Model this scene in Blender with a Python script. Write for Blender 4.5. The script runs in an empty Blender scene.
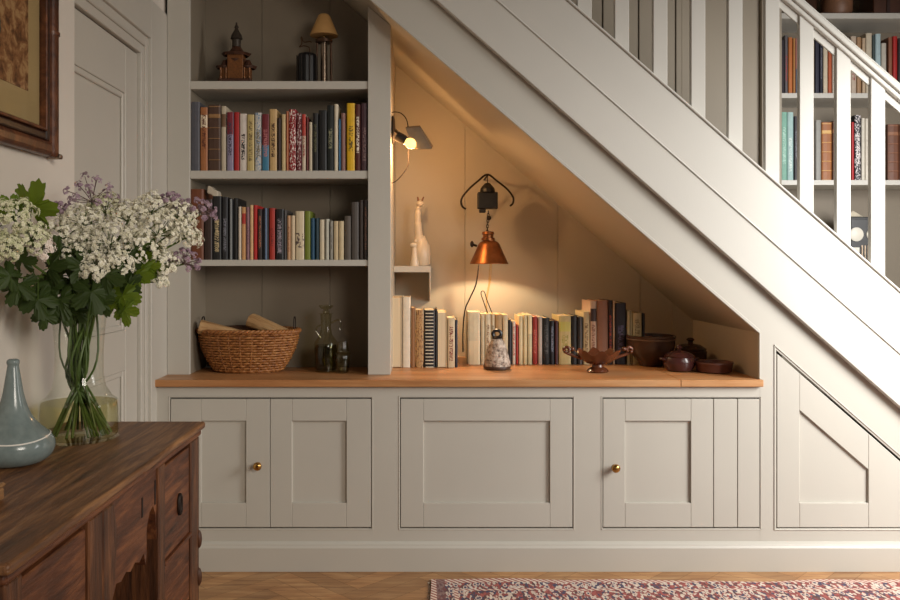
import bpy, bmesh, math, random
from mathutils import Vector, Matrix
random.seed(7)
C = bpy.context.scene.collection
PI = math.pi
# ---------------------------------------------------------------- measure helpers (camera at x=0, y=-3, z=1.09)
EYE = 1.09
def X(px, y): return (px - 420) * (y + 3) / 840
def Z(py, y): return EYE - (py - 265) * (y + 3) / 840
def P(px, py, y): return Vector((X(px, y), y, Z(py, y)))
def zA(x): return .847 + .857 * (1.214 - x)          # slope under the stairs
def zB(x): return 2.027 - .877 * (x - .0566)         # bottom edge of stringer
def zD(x): return 2.027 - .877 * (x - .530)          # top edge of stringer
# ---------------------------------------------------------------- colour / materials
def lin(c):
    return tuple(((v / 255) / 12.92 if v / 255 <= .04045 else ((v / 255 + .055) / 1.055) ** 2.4) for v in c)
def col(c): return lin(c) + (1,)
class NT:
    def __init__(s, name):
        s.m = bpy.data.materials.new(name); s.m.use_nodes = True
        s.t = s.m.node_tree; s.n = s.t.nodes; s.b = s.n['Principled BSDF']
    def node(s, k, **kw):
        n = s.n.new(k)
        for a, v in kw.items(): setattr(n, a, v)
        return n
    def link(s, a, b): s.t.links.new(a, b)
    def setin(s, sock, v):
        if hasattr(v, 'is_output'): s.link(v, sock)
        else: sock.default_value = v
    def math(s, op, a, b=0.0, c=None):
        n = s.node('ShaderNodeMath', operation=op); s.setin(n.inputs[0], a); s.setin(n.inputs[1], b)
        if c is not None: s.setin(n.inputs[2], c)
        return n.outputs[0]
    def mix(s, f, a, b):
        n = s.node('ShaderNodeMix', data_type='RGBA'); s.setin(n.inputs[0], f); s.setin(n.inputs[6], a); s.setin(n.inputs[7], b)
        return n.outputs[2]
    def coord(s, scale=(1, 1, 1), rot=(0, 0, 0), kind='Object'):
        tc = s.node('ShaderNodeTexCoord'); mp = s.node('ShaderNodeMapping')
        s.link(tc.outputs[kind], mp.inputs[0]); mp.inputs['Scale'].default_value = scale; mp.inputs['Rotation'].default_value = rot
        return mp.outputs[0]
    def noise(s, vec, scale=5, detail=3, rough=.5, dist=0):
        n = s.node('ShaderNodeTexNoise'); s.link(vec, n.inputs['Vector']); n.inputs['Scale'].default_value = scale
        n.inputs['Detail'].default_value = detail; n.inputs['Roughness'].default_value = rough; n.inputs['Distortion'].default_value = dist
        return n.outputs[0]
    def ramp(s, f, stops):
        n = s.node('ShaderNodeValToRGB'); s.link(f, n.inputs[0]); e = n.color_ramp.elements
        while len(e) < len(stops): e.new(.5)
        for i, (p, c) in enumerate(stops): e[i].position = p; e[i].color = c
        return n.outputs[0]
    def bump(s, h, strength=.3, dist=.002):
        n = s.node('ShaderNodeBump'); s.link(h, n.inputs['Height']); n.inputs['Strength'].default_value = strength; n.inputs['Distance'].default_value = dist
        s.link(n.outputs[0], s.b.inputs['Normal'])
def paint(name, c, rough=.5, var=.05):
    t = NT(name); n = t.noise(t.coord((1, 1, 1)), 3, 4)
    c2 = tuple(v * (1 - var) for v in c)
    t.link(t.mix(n, col(c), col(c2)), t.b.inputs['Base Color']); t.b.inputs['Roughness'].default_value = rough
    f = t.noise(t.coord((90, 90, 6)), 4, 2); t.bump(f, .12, .001)
    return t.m
def plain(name, c, rough=.5, metal=0, var=.25, scale=30, bump=.15):
    t = NT(name); n = t.noise(t.coord(), scale, 3)
    c2 = tuple(max(0, v * (1 - var)) for v in c)
    t.link(t.mix(n, col(c), col(c2)), t.b.inputs['Base Color']); t.b.inputs['Roughness'].default_value = rough
    t.b.inputs['Metallic'].default_value = metal
    if bump: t.bump(n, bump, .002)
    return t.m
def wood(name, c1, c2, c3, scale=(2, 30, 30), rough=.5, bump=.25, attr=False):
    t = NT(name); v = t.coord(scale)
    n = t.noise(v, 1.6, 6, .62, .6); fine = t.noise(v, 7, 4, .6)
    base = t.ramp(n, [(.3, col(c1)), (.5, col(c2)), (.68, col(c3))])
    base = t.mix(t.math('MULTIPLY', fine, .45), base, col(tuple(x * .55 for x in c1)))
    big = t.noise(t.coord(), 2.2, 2)
    base = t.mix(t.math('MULTIPLY', big, .3), base, col(c1))
    if attr:
        a = t.node('ShaderNodeAttribute', attribute_name='tone'); a.attribute_type = 'GEOMETRY'
        base2 = t.node('ShaderNodeHueSaturation'); t.link(base, base2.inputs['Color']); t.link(t.math('ADD', a.outputs['Fac'], .5), base2.inputs['Value'])
        base = base2.outputs[0]
    t.link(base, t.b.inputs['Base Color']); t.b.inputs['Roughness'].default_value = rough
    if bump: t.bump(fine, bump, .002)
    return t.m
def glass(name, tint=(246, 248, 244), refl=1.0, dark=None):
    t = NT(name); t.n.remove(t.b)
    tr = t.node('ShaderNodeBsdfTransparent'); tr.inputs[0].default_value = col(tint)
    gl = t.node('ShaderNodeBsdfGlossy'); gl.inputs['Roughness'].default_value = .03; gl.inputs[0].default_value = (refl,) * 3 + (1,)
    fr = t.node('ShaderNodeLayerWeight'); fr.inputs[0].default_value = .5
    f = t.math('ADD', t.math('MULTIPLY', t.math('POWER', fr.outputs['Facing'], 3.5), .55), .035)
    mx = t.node('ShaderNodeMixShader'); t.link(f, mx.inputs[0]); t.link(tr.outputs[0], mx.inputs[1]); t.link(gl.outputs[0], mx.inputs[2])
    t.link(mx.outputs[0], t.n['Material Output'].inputs[0])
    return t.m
def emit(name, c, s):
    t = NT(name); t.b.inputs['Base Color'].default_value = col(c)
    t.b.inputs['Emission Color'].default_value = col(c); t.b.inputs['Emission Strength'].default_value = s
    return t.m
PAINT = paint('paint_putty', (196, 191, 180), .42)
PAINT_SHADED = paint('paint_putty_shaded', (136, 124, 107), .55)  # putty paint darkened; the shade inside the bookcases is put into the colour
PAINT_NICHE = paint('paint_niche', (188, 178, 160), .55)
PAINT_LIT = paint('paint_putty_lit', (208, 204, 195), .38)  # same putty paint lightened; light on the stairs is put into the colour
WHITE = paint('wall_white', (222, 214, 203), .7)
BEAD_HILITE = paint('bead_highlight', (214, 210, 202), .35)  # lighter again, a painted highlight for the stringer bead and cap
DARKGAP = plain('dark_gap', (40, 34, 28), .9, bump=0)
WORKTOP = wood('worktop_oak', (172, 112, 66), (203, 146, 94), (222, 172, 122), (1.2, 14, 14), .4, .1)
OLDWOOD = wood('old_dark_oak', (52, 25, 12), (110, 60, 33), (158, 98, 57), (30, 3.5, 30), .5, .8)
OLDTOP = wood('old_oak_top', (70, 42, 24), (130, 86, 52), (182, 134, 88), (34, 2.6, 34), .45, .7)
OLDWOODV = wood('old_dark_oak_upright', (46, 24, 12), (98, 57, 31), (144, 92, 55), (30, 30, 3.5), .5, .8)
FLOORW = wood('oak_plank', (140, 94, 54), (184, 134, 84), (212, 168, 116), (3.0, 30, 2), .38, .08, attr=True)
BRASS = plain('brass', (196, 150, 84), .25, 1, .1, bump=0)
IRON = plain('iron', (48, 38, 32), .55, .6)
# ---------------------------------------------------------------- mesh builder
class MB:
    def __init__(s): s.b = bmesh.new(); s.tone = None
    def box(s, x0, x1, y0, y1, z0, z1):
        vs = [s.b.verts.new(p) for p in ((x0,y0,z0),(x1,y0,z0),(x1,y1,z0),(x0,y1,z0),(x0,y0,z1),(x1,y0,z1),(x1,y1,z1),(x0,y1,z1))]
        for f in ((0,3,2,1),(4,5,6,7),(0,1,5,4),(1,2,6,5),(2,3,7,6),(3,0,4,7)): s.b.faces.new([vs[i] for i in f])
        return s
    def prism(s, pts, axis, a, b):
        """pts 2D polygon; axis 'y': pts=(x,z) extruded y a..b; 'x': (y,z); 'z': (x,y)"""
        def mk(p, h):
            return {'y': (p[0], h, p[1]), 'x': (h, p[0], p[1]), 'z': (p[0], p[1], h)}[axis]
        lo = [s.b.verts.new(mk(p, a)) for p in pts]; hi = [s.b.verts.new(mk(p, b)) for p in pts]
        n = len(pts); s.b.faces.new(lo); s.b.faces.new(hi[::-1])
        for i in range(n): s.b.faces.new((lo[i], hi[i], hi[(i+1) % n], lo[(i+1) % n]))
        return s
    def lathe(s, prof, cx=0, cy=0, seg=24, sx=1, sy=1, squareness=None, close=True):
        rings = []
        for r, z in prof:
            ring = []
            for i in range(seg):
                a = 2 * PI * i / seg
                ring.append(s.b.verts.new((cx + r * sx * math.cos(a), cy + r * sy * math.sin(a), z)))
            rings.append(ring)
        for k in range(len(rings) - 1):
            for i in range(seg):
                j = (i + 1) % seg
                s.b.faces.new((rings[k][i], rings[k][j], rings[k+1][j], rings[k+1][i]))
        if close:
            s.b.faces.new(rings[0][::-1]); s.b.faces.new(rings[-1])
        return s
    def tube(s, pts, r, seg=8, closed=False, cap=True):
        pts = [Vector(p) for p in pts]; n = len(pts)
        rad = r if isinstance(r, (list, tuple)) else [r] * n
        rings = []; up = None
        for i, p in enumerate(pts):
            a = pts[(i - 1) % n] if (closed or i > 0) else p; b = pts[(i + 1) % n] if (closed or i < n - 1) else p
            t = (b - a).normalized()
            if up is None: up = Vector((0, 0, 1)) if abs(t.z) < .9 else Vector((1, 0, 0))
            u = t.cross(up)
            if u.length < 1e-4: u = t.cross(Vector((.3, 1, .2)))
            u.normalize(); v = u.cross(t).normalized(); up = v
            rings.append([s.b.verts.new(p + (u * math.cos(2*PI*k/seg) + v * math.sin(2*PI*k/seg)) * rad[i]) for k in range(seg)])
        m = n if closed else n - 1
        for i in range(m):
            A, B_ = rings[i], rings[(i + 1) % n]
            for k in range(seg): s.b.faces.new((A[k], A[(k+1) % seg], B_[(k+1) % seg], B_[k]))
        if cap and not closed: s.b.faces.new(rings[0][::-1]); s.b.faces.new(rings[-1])
        return s
    def ball(s, c, r, sx=1, sy=1, sz=1, sub=2):
        m = Matrix.Translation(c) @ Matrix.Diagonal((r*sx, r*sy, r*sz, 1))
        bmesh.ops.create_icosphere(s.b, subdivisions=sub, radius=1, matrix=m); return s
    def build(s, name, mat, parent=None, bevel=0, smooth=False, loc=(0,0,0), rot=(0,0,0), bseg=1, angle=40, sub=0):
        bmesh.ops.recalc_face_normals(s.b, faces=s.b.faces)
        me = bpy.data.meshes.new(name); s.b.to_mesh(me); s.b.free()
        me.materials.append(mat)
        if smooth:
            for p in me.polygons: p.use_smooth = True
            try: me.set_sharp_from_angle(angle=math.radians(angle))
            except Exception: pass
        o = bpy.data.objects.new(name, me); C.objects.link(o)
        o.location = loc; o.rotation_euler = rot
        if parent: o.parent = parent
        if bevel:
            md = o.modifiers.new('bevel', 'BEVEL'); md.width = bevel; md.segments = bseg; md.limit_method = 'ANGLE'; md.angle_limit = math.radians(35)
        if sub:
            md = o.modifiers.new('sub', 'SUBSURF'); md.levels = sub; md.render_levels = sub
        return o
LABELS = {}
def tag(o, label, cat, group=None):
    o['label'] = label; o['category'] = cat
    if group: o['group'] = group
    return o
def thing(name, label, cat, loc=(0,0,0), rot=(0,0,0), group=None):
    o = bpy.data.objects.new(name, None); C.objects.link(o); o.location = loc; o.rotation_euler = rot
    o.empty_display_size = .05
    return tag(o, label, cat, group)
def struct(o): o['kind'] = 'structure'; return o
def smooth_path(pts, n=8):
    pts = [Vector(p) for p in pts]; out = []
    for i in range(len(pts) - 1):
        p0 = pts[max(i-1, 0)]; p1 = pts[i]; p2 = pts[i+1]; p3 = pts[min(i+2, len(pts)-1)]
        for k in range(n):
            t = k / n
            out.append(.5 * ((2*p1) + (-p0+p2)*t + (2*p0-5*p1+4*p2-p3)*t*t + (-p0+3*p1-3*p2+p3)*t**3))
    out.append(pts[-1]); return out
# ================================================================= SETTING
WX = -.94                                            # door wall plane
PW = -.91                                            # picture wall plane
XR = 2.7
# floor: herringbone oak
def floor():
    m = MB(); b = m.b
    L, W = .36, .072; g = .0006
    lay = b.faces.layers.float.new('tone') if False else None
    tones = []
    def plank(cx, cy, ang):
        ca, sa = math.cos(ang), math.sin(ang)
        def r(u, v): return (cx + u*ca - v*sa, cy + u*sa + v*ca, 0)
        vs = [b.verts.new(r(u, v)) for u, v in ((g, g), (L-g, g), (L-g, W-g), (g, W-g))]
        b.faces.new(vs); tones.append(random.uniform(.40, .72))
    s = math.sqrt(.5)
    # herringbone in rotated lattice
    for i in range(-40, 60):
        for j in range(-12, 14):
            # block coordinates: step (W,W) along column, step (L,-L) between columns... in unrotated frame
            u0 = i * W + j * (L + 0) ; v0 = i * W - j * L
            for k, (uu, vv, a) in enumerate(((u0, v0, 0), (u0 + W if False else u0, v0 + W, PI/2))):
                # rotate the lattice 45 degrees
                if k == 0: pu, pv, ang = uu, vv, 0
                else: pu, pv, ang = u0 + W, v0 + W, PI/2
                x = (pu - pv) * s + .3; y = (pu + pv) * s - 1.6
                if -2.2 < x < 3.4 and -4.8 < y < .6: plank(x, y, ang + PI/4)
    bmesh.ops.recalc_face_normals(b, faces=b.faces)
    me = bpy.data.meshes.new('floor'); b.to_mesh(me); b.free()
    at = me.attributes.new('tone', 'FLOAT', 'FACE')
    for i, t in enumerate(tones): at.data[i].value = t
    me.materials.append(FLOORW)
    for p in me.polygons:
        if p.normal.z < 0: p.flip()
    o = bpy.data.objects.new('floor', me); C.objects.link(o); struct(o); return o
FL = floor()
FB = struct(MB().box(-2.2, 3.4, -4.8, 1.4, -.03, -.0015).build('floor_base', plain('floor_gap', (120, 88, 56), .6, bump=0), FL))
del FB['kind']
# left walls
struct(MB().box(-1.05, PW, -4.6, -.784, 0, 2.75).build('wall_left', WHITE, bevel=.004))
w = struct(MB().box(-1.05, WX, -.06, .42, 0, 2.02).box(-1.05, WX, -.79, -.06, 1.85, 2.02).build('wall_left_rear', PAINT, bevel=.001))
struct(MB().box(-1.05, WX - .012, -.79, 1.0, 2.02, 2.75).build('wall_left_upper', WHITE))
# left door with casing
d = struct(thing('door_1', 'x', 'x', (-.952, -.784, 0))); del d['label']; del d['category']
def door_left():
    Y0, Y1 = -.784 + .784, -.17 + .784
    m = MB(); m.box(-.03, 0, 0, .0 + .48 - .42, 0, 1.80)
    m.box(-.03, 0, Y1 - .115, Y1 - .003, .006, 1.80); m.box(-.03, 0, .06, Y1 - .115, 1.645, 1.80)
    m.box(-.03, 0, .06, Y1 - .115, .006, .22); m.box(-.03, 0, .06, Y1 - .115, .75, .88)
    m.build('leaf', PAINT, d, bevel=.002)
    m = MB(); m.box(-.03, -.012, .06, Y1 - .115, .22, .75); m.box(-.03, -.012, .06, Y1 - .115, .88, 1.645)
    m.build('panel', PAINT, d)
    m = MB()
    for za, zb in ((.22, .75), (.88, 1.645)):
        y0, y1 = .06, Y1 - .115
        m.box(-.012, -.003, y0, y0 + .018, za, zb); m.box(-.012, -.003, y1 - .018, y1, za, zb)
        m.box(-.012, -.003, y0 + .018, y1 - .018, zb - .018, zb); m.box(-.012, -.003, y0 + .018, y1 - .018, za, za + .018)
    m.build('panel_moulding', PAINT, d, bevel=.003)
    # casing: stepped
    m = MB()
    for a, b_, dx in ((0, .03, -.003), (.03, .036, .003), (.036, .066, .0), (.066, .084, .010)):
        m.box(-.02, .016 + dx, Y1 + a, Y1 + b_, 0, 1.805 + b_)
        m.box(-.02, .016 + dx, 0, Y1 + a, 1.805 + a, 1.805 + b_)
    m.build('casing', PAINT, d, bevel=.002)
door_left()
# ceiling and far walls
struct(MB().box(-1.05, XR, -1.6, 1.0, 3.3, 3.34).build('ceiling', WHITE))
# niche back wall of wide boards
m = MB()
edges = [-.1115, .2, .614, .98, 1.124, 1.26]
for i in range(5):
    a, b_ = edges[i], edges[i+1]; m.box(a + .0006, b_ - .0006, .74 + (.002 if i % 2 else 0), .76, .2, max(zA(a), .9) + .02)
m.prism([(-.12, .2), (1.26, .2), (1.26, zA(1.26) + .02), (-.12, zA(-.12) + .02)], 'y', .76, .77)
struct(m.build('wall_niche_back', PAINT_NICHE, bevel=.0008))
# soffit (underside of the stairs)
struct(MB().prism([(WX, zA(WX)), (1.2145, zA(1.2145)), (1.2145, zA(1.2145) + .02), (WX, zA(WX) + .02)], 'y', .0125, .89).build('ceiling_niche', PAINT_NICHE))
struct(MB().box(1.214, 1.25, .012, .745, .62, .86).build('wall_niche_right', PAINT_NICHE))
# front wall around the niche
dz = lambda x: .7775 - .876 * (x - 1.274)
m = MB()
m.prism([(1.214, .09), (1.272, .09), (1.272, zD(1.272) - .02), (1.214, zD(1.214) - .02)], 'y', 0, .012)
m.prism([(WX, zA(WX)), (1.214, zA(1.214)), (1.214, zD(1.214) - .02), (WX, zD(WX) - .02)], 'y', 0, .012)
m.prism([(1.272, dz(1.272) + .008), (1.99, dz(1.99) + .008), (1.99, zD(1.99) - .03), (1.272, zD(1.272) - .02)], 'y', 0, .012)
m.prism([(1.99, .09), (XR, .09), (XR, .13), (1.99, zD(1.99) - .03)], 'y', 0, .012)
m.box(1.272, 1.99, 0, .012, .09, .149)
struct(m.build('wall_front', PAINT))
# arris bead along the niche opening
m = MB(); m.prism([(WX, zA(WX) - .004), (1.208, zA(1.208) - .004), (1.214, zA(1.214) + .0), (1.214, zA(1.214) + .012), (WX, zA(WX) + .012)], 'y', -.0015, .012)
m.box(1.2105, 1.218, -.0015, .014, .6825, zA(1.214))
struct(m.build('trim_1', PAINT, bevel=.002))
# baseboard
m = MB(); m.prism([(0, 0), (-.018, 0), (-.018, .084), (-.013, .093), (-.013, .096), (0, .104)], 'x', WX, XR)
struct(m.build('baseboard_front', PAINT_LIT if False else PAINT, bevel=.001))
m = MB(); m.box(-.91, -.897, -4.6, -.784, 0, .1)
struct(m.build('baseboard_left', WHITE, bevel=.003))
# wall beyond the stairs: vertical boards
m = MB(); y = .9
bx = [X(p, .9) for p in (300, 340, 380, 420, 460, 500, 540, 578, 603, 616, 639, 655, 676, 682, 692, 704)]
for i in range(len(bx) - 1):
    m.box(bx[i] + .0014, bx[i+1] - .0014, .9 + (.008 if i % 2 else 0), .93, .3, 3.3)
m.box(bx[-1], X(762, .9), .925, .94, .3, 3.3)
m.box(X(762, .9), X(765, .9), .9, .94, .3, 3.3); m.box(X(766, .9), X(781, .9), .89, .94, .3, 3.3)
m.box(bx[0], X(781, .9), .94, .96, .3, 3.3)
struct(m.build('wall_back', paint('paint_hall', (172, 160, 142), .5), bevel=.0015))
# ================================================================= CABINETS
def shaker(parent, x0, x1, z0, z1, px0, px1, pz0, pz1, name='door', ystart=0.0):
    root = bpy.data.objects.new(name, None); C.objects.link(root); root.parent = parent; root.empty_display_size = .05
    m = MB(); y0, y1 = ystart, ystart + .02
    m.box(x0, px0, y0, y1, z0, z1); m.box(px1, x1, y0, y1, z0, z1)
    m.box(px0 + .0004, px1 - .0004, y0, y1, pz1, z1); m.box(px0 + .0004, px1 - .0004, y0, y1, z0, pz0)
    fr = m.build('door_frame', PAINT, root, bevel=.0012)
    MB().box(px0 - .002, px1 + .002, y0 + .010, y1 - .002, pz0 - .002, pz1 + .002).build('panel', PAINT, root)
    return root
def knob(parent, x, z):
    m = MB(); m.lathe([(.004, 0), (.0045, .008), (.008, .011), (.0145, .018), (.0155, .024), (.012, .030), (.004, .033)], seg=20)
    m.lathe([(.010, -.001), (.010, .0015), (.008, .002)], seg=20)
    return m.build('knob', BRASS, parent, smooth=True, loc=(x, 0, z), rot=(PI/2, 0, 0))
F = lambda px: (px - 420) / 280
G = lambda py: EYE - (py - 265) / 280
def frame(parent, X0, X1, x0, x1, z0=G(528.5), z1=G(397.5), ztop=.657):
    m = MB(); zb = .10
    m.box(X0, x0, 0, .02, zb, ztop); m.box(x1, X1, 0, .02, zb, ztop); m.box(x0, x1, 0, .02, zb, z0); m.box(x0, x1, 0, .02, z1, ztop)
    m.build('face_frame', PAINT, parent)
    m = MB(); g = .0052; t = .0032
    for a, b_, c, d_ in ((x0 - g, x0 - g + t, z0 - g, z1 + g), (x1 + g - t, x1 + g, z0 - g, z1 + g), (x0 - g, x1 + g, z1 + g - t, z1 + g), (x0 - g, x1 + g, z0 - g, z0 - g + t)):
        m.box(a, b_, -.0016, .001, c, d_)
    m.build('bead', PAINT, parent, bevel=.001)
    MB().box(X0 + .005, X1 - .005, .024, .036, .11, .65).build('carcass', DARKGAP, parent)
e = .0024
zl, zh, p0, p1 = G(527.2), G(399), G(503), G(421)
c1 = thing('base_cabinet', 'putty painted base cabinet with two doors and one brass knob below the basket', 'cabinet')
frame(c1, WX, F(386), F(170), F(371.5))
d1 = shaker(c1, F(170) + e, F(270) - e/2, zl, zh, F(201), F(246), p0, p1); knob(d1, F(258.5), G(465))
shaker(c1, F(270) + e/2, F(371.5) - e, zl, zh, F(292), F(346.5), p0, p1)
c2 = thing('base_cabinet', 'putty painted middle cabinet with one wide panelled front and no knob', 'cabinet')
frame(c2, F(386), F(587), F(400), F(573))
m2 = shaker(c2, F(400) + e, F(573) - e, zl, zh, F(423.5), F(550), p0, p1)
c3 = thing('base_cabinet', 'pale putty cabinet with single knobbed door and two plain boards at its right', 'cabinet')
frame(c3, F(587), 1.2135, F(602.5), F(760))
d3 = shaker(c3, F(602.5) + e, F(713.5) - e/2, zl, zh, F(625), F(691), p0, p1); knob(d3, F(614.5), G(467))
MB().box(F(713.5) + e/2, F(737.5) - e/2, 0, .02, zl, zh).build('filler_board', PAINT, c3, bevel=.0012)
MB().box(F(737.5) + e/2, F(760) - e, 0, .02, zl, zh).build('filler_board', PAINT, c3, bevel=.0012)
# angled cupboard door
c4 = thing('cupboard_door', 'large pale triangular under-stair cupboard door with sloping top', 'door', (0, 0, 0))
pxl, pxr = F(799.6), F(868.5)
dd = lambda x: dz(x) - .003
pt = lambda x: Z(410, 0) - .865 * (x - pxl)
xe = 1.274 + (.7775 - .154) / .876
m = MB(); x0 = 1.2755
m.prism([(x0, .153), (pxl, .153), (pxl, dd(pxl)), (x0, dd(x0))], 'y', 0, .02)
m.prism([(pxl, pt(pxl)), (pxr, pt(pxr)), (pxr, dd(pxr)), (pxl, dd(pxl))], 'y', 0, .02)
m.prism([(pxl + .0005, .153), (pxr, .153), (pxr, p0), (pxl + .0005, p0)], 'y', 0, .02)
m.prism([(pxr + .0006, .153), (xe - .005, .153), (pxr + .0006, dd(pxr))], 'y', 0, .02)
m.build('door_frame', PAINT, c4, bevel=.0012)
MB().prism([(pxl - .002, p0 - .002), (pxr + .002, p0 - .002), (pxr + .002, pt(pxr) + .002), (pxl - .002, pt(pxl) + .002)], 'y', .01, .018).build('panel', PAINT, c4)
m = MB(); m.box(1.264, 1.2675, -.003, .001, .143, dz(1.264) + .02)
m.box(1.2675, 2.0, -.003, .001, .143, .1465)
m.prism([(1.264, dz(1.264) + .016), (2.0, dz(2.0) + .016), (2.0, dz(2.0) + .021), (1.264, dz(1.264) + .021)], 'y', -.003, .001)
m.build('bead', PAINT, c4, bevel=.001)
MB().prism([(1.26, .13), (2.0, .13), (2.0, .17), (1.26, .79)], 'y', .024, .03).build('backing', DARKGAP, c4)
# worktop
wt = thing('worktop', 'long light oak worktop running across the top of the base cabinets', 'worktop', (0, 0, .657))
T = .025
MB().prism([(-.955, -.02), (F(679) , -.02), (F(679), .0), (F(679), .74), (-.1115, .74), (-.1115, .36), (-.94, .36), (-.94, .0), (-.955, -.0)], 'z', 0, T).build('board', WORKTOP, wt, bevel=.002)
m = MB(); m.prism([(F(679) + .0008, -.02), (1.2195, -.02), (1.2195, -.001), (1.2135, -.0005), (1.2135, .74), (F(679) + .0008, .74)], 'z', 0, T)
m.build('board', WORKTOP, wt, bevel=.002)
TOP = .6825
# ================================================================= BOOKCASE
bc = thing('bookcase', 'built-in alcove bookcase in putty paint with three shelves over the worktop', 'bookcase', (0, 0, TOP))
xs0, xs1, xd0, xd1 = X(170, .12), X(189.5, .12), X(368, .12), X(390.5, .12)
h = lambda z: z - TOP
def stile(x0, x1, y0, y1, nm, mat=PAINT):
    MB().prism([(x0, 0), (x1, 0), (x1, h(zA(x1)) - .002), (x0, h(zA(x0)) - .002)], 'y', y0, y1).build(nm, mat, bc, bevel=.001)
stile(WX + .001, xs1, .12, .14, 'stile'); stile(xs1 - .03, xs1 - .001, .14, .36, 'side_panel', PAINT_SHADED)
stile(xd0, xd1, .12, .142, 'stile'); stile(xd0 + .002, xd0 + .012, .142, .36, 'side_panel', PAINT_SHADED)
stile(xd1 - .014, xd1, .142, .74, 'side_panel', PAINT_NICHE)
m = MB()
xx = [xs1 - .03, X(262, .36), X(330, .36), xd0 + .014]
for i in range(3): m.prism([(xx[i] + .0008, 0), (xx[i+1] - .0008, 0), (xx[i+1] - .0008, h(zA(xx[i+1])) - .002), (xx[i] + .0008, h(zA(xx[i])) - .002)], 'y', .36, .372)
m.build('back_panel', PAINT_SHADED, bc)
SH = []
for a, b_ in ((81, 89), (170.6, 178.6), (259.8, 266)):
    zt, zb = Z(a, .125), Z(b_, .125); SH.append(zt)
    MB().box(xs1 - .001 + .001, xd0 - .0005, .125, .36, h(zb), h(zt)).build('shelf', PAINT, bc, bevel=.0012)
# small niche shelf
ns = thing('wall_shelf', 'short painted shelf on the divider at left of the lit niche', 'shelf', (xd1, .74, 0))
zs1, zs0 = Z(266, .5), Z(272.3, .5)
MB().box(0, X(431, .5) - xd1, -.24, -.001, zs0, zs1).build('board', PAINT, ns, bevel=.0015)
bw = X(431, .5) - xd1
MB().prism([(-.235, zs0), (-.001, zs0), (-.001, zs0 - .13), (-.03, zs0 - .125), (-.08, zs0 - .10), (-.15, zs0 - .095), (-.2, zs0 - .07), (-.225, zs0 - .03)], 'x', bw - .007, bw - .001).build('bracket', PAINT, ns, bevel=.001)
# ================================================================= STAIRCASE
st = thing('staircase', 'pale painted staircase with sloping stringer, square balusters and handrail', 'staircase', (0, 0, 0))
xa, xb = -.6, 2.62
MB().prism([(xa, zB(xa)), (xb, zB(xb)), (xb, zD(xb) - .012), (xa, zD(xa) - .012)], 'y', -.03, -.0005).build('stringer', PAINT_LIT, st, bevel=.003)
m = MB(); zc = lambda x: 2.027 - .877 * (x - .272)
m.prism([(xa, zc(xa) - .004), (xb, zc(xb) - .004), (xb, zc(xb) + .004), (xa, zc(xa) + .004)], 'y', -.035, -.03)
m.build('bead', BEAD_HILITE, st, bevel=.003, bseg=2)
m = MB()
m.prism([(xa, zD(xa) - .0118), (xb, zD(xb) - .0118), (xb, zD(xb)), (xa, zD(xa))], 'y', -.037, .03)
m.build('stringer_cap', BEAD_HILITE, st, bevel=.005, bseg=3)
zR = lambda x: 2.026 - .87 * (x - 1.366)
for p in (511, 548, 585, 622.5, 661, 699, 736.3, 773.3, 807.7, 844.8, 879.3, 916, 953):
    cx = (p - 420) / 282; w_ = .0255
    top = min(zR(cx) - .045, 3.28)
    MB().prism([(cx - w_, zD(cx - w_) + .0005), (cx + w_, zD(cx + w_) + .0005), (cx + w_, top - .87 * w_), (cx - w_, top + .87 * w_)], 'y', -.014, .008).build('baluster', PAINT_LIT, st, bevel=.002)
m = MB()
hr = [(0, -.078), (0, -.02), (.0, 0)]
def sl(x0, x1, a, b_, y0, y1): m.prism([(x0, zR(x0) + a), (x1, zR(x1) + a), (x1, zR(x1) + b_), (x0, zR(x0) + b_)], 'y', y0, y1)
sl(-.09, xb, -.060, -.038, -.024, .018); sl(-.09, xb, -.0378, -.013, -.034, .028); sl(-.09, xb, -.0128, 0, -.027, .021)
m.build('handrail', PAINT_LIT, st, bevel=.005, bseg=2)
m = MB(); sl(-.09, xb, -.092, -.0612, -.006, .002)
m.build('under_rail_fillet', PAINT_LIT, st, bevel=.001)
m = MB(); n = 14
for i in range(n):
    xr = 2.5 - i * .228; zt = zD(xr) - .04
    if zt > 3.25: break
    m.box(xr - .228 + .001, xr + .02, .014, .885, zt - .03, zt); m.box(xr - .01, xr, .014, .885, zt - .2, zt - .031)
m.build('steps', PAINT_LIT, st, bevel=.002)
# ================================================================= UPPER BOOKCASE
ub = thing('bookcase', 'white built-in bookcase beyond the stair balusters at upper right', 'bookcase', (0, .95, .45))
UX0, UX1 = X(775, .95), 2.6
hh = lambda z: z - .45
MB().box(UX0 - .02, UX1, .24, .26, 0, 2.8).build('back_panel', PAINT_SHADED, ub)
MB().box(UX0 - .02, UX0, -.01, .24, 0, 2.8).build('side_panel', PAINT, ub)
MB().box(UX1, UX1 + .02, -.01, .26, 0, 2.8).build('side_panel', PAINT, ub)
US = []
for a, b_ in ((13, 18.5), (93, 98), (180, 185), (290, 296)):
    zt, zb = Z(a, .95), Z(b_, .95); US.append(zt)
    MB().box(UX0, UX1, 0, .24, hh(zb), hh(zt)).build('shelf', PAINT_LIT, ub, bevel=.001)
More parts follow.
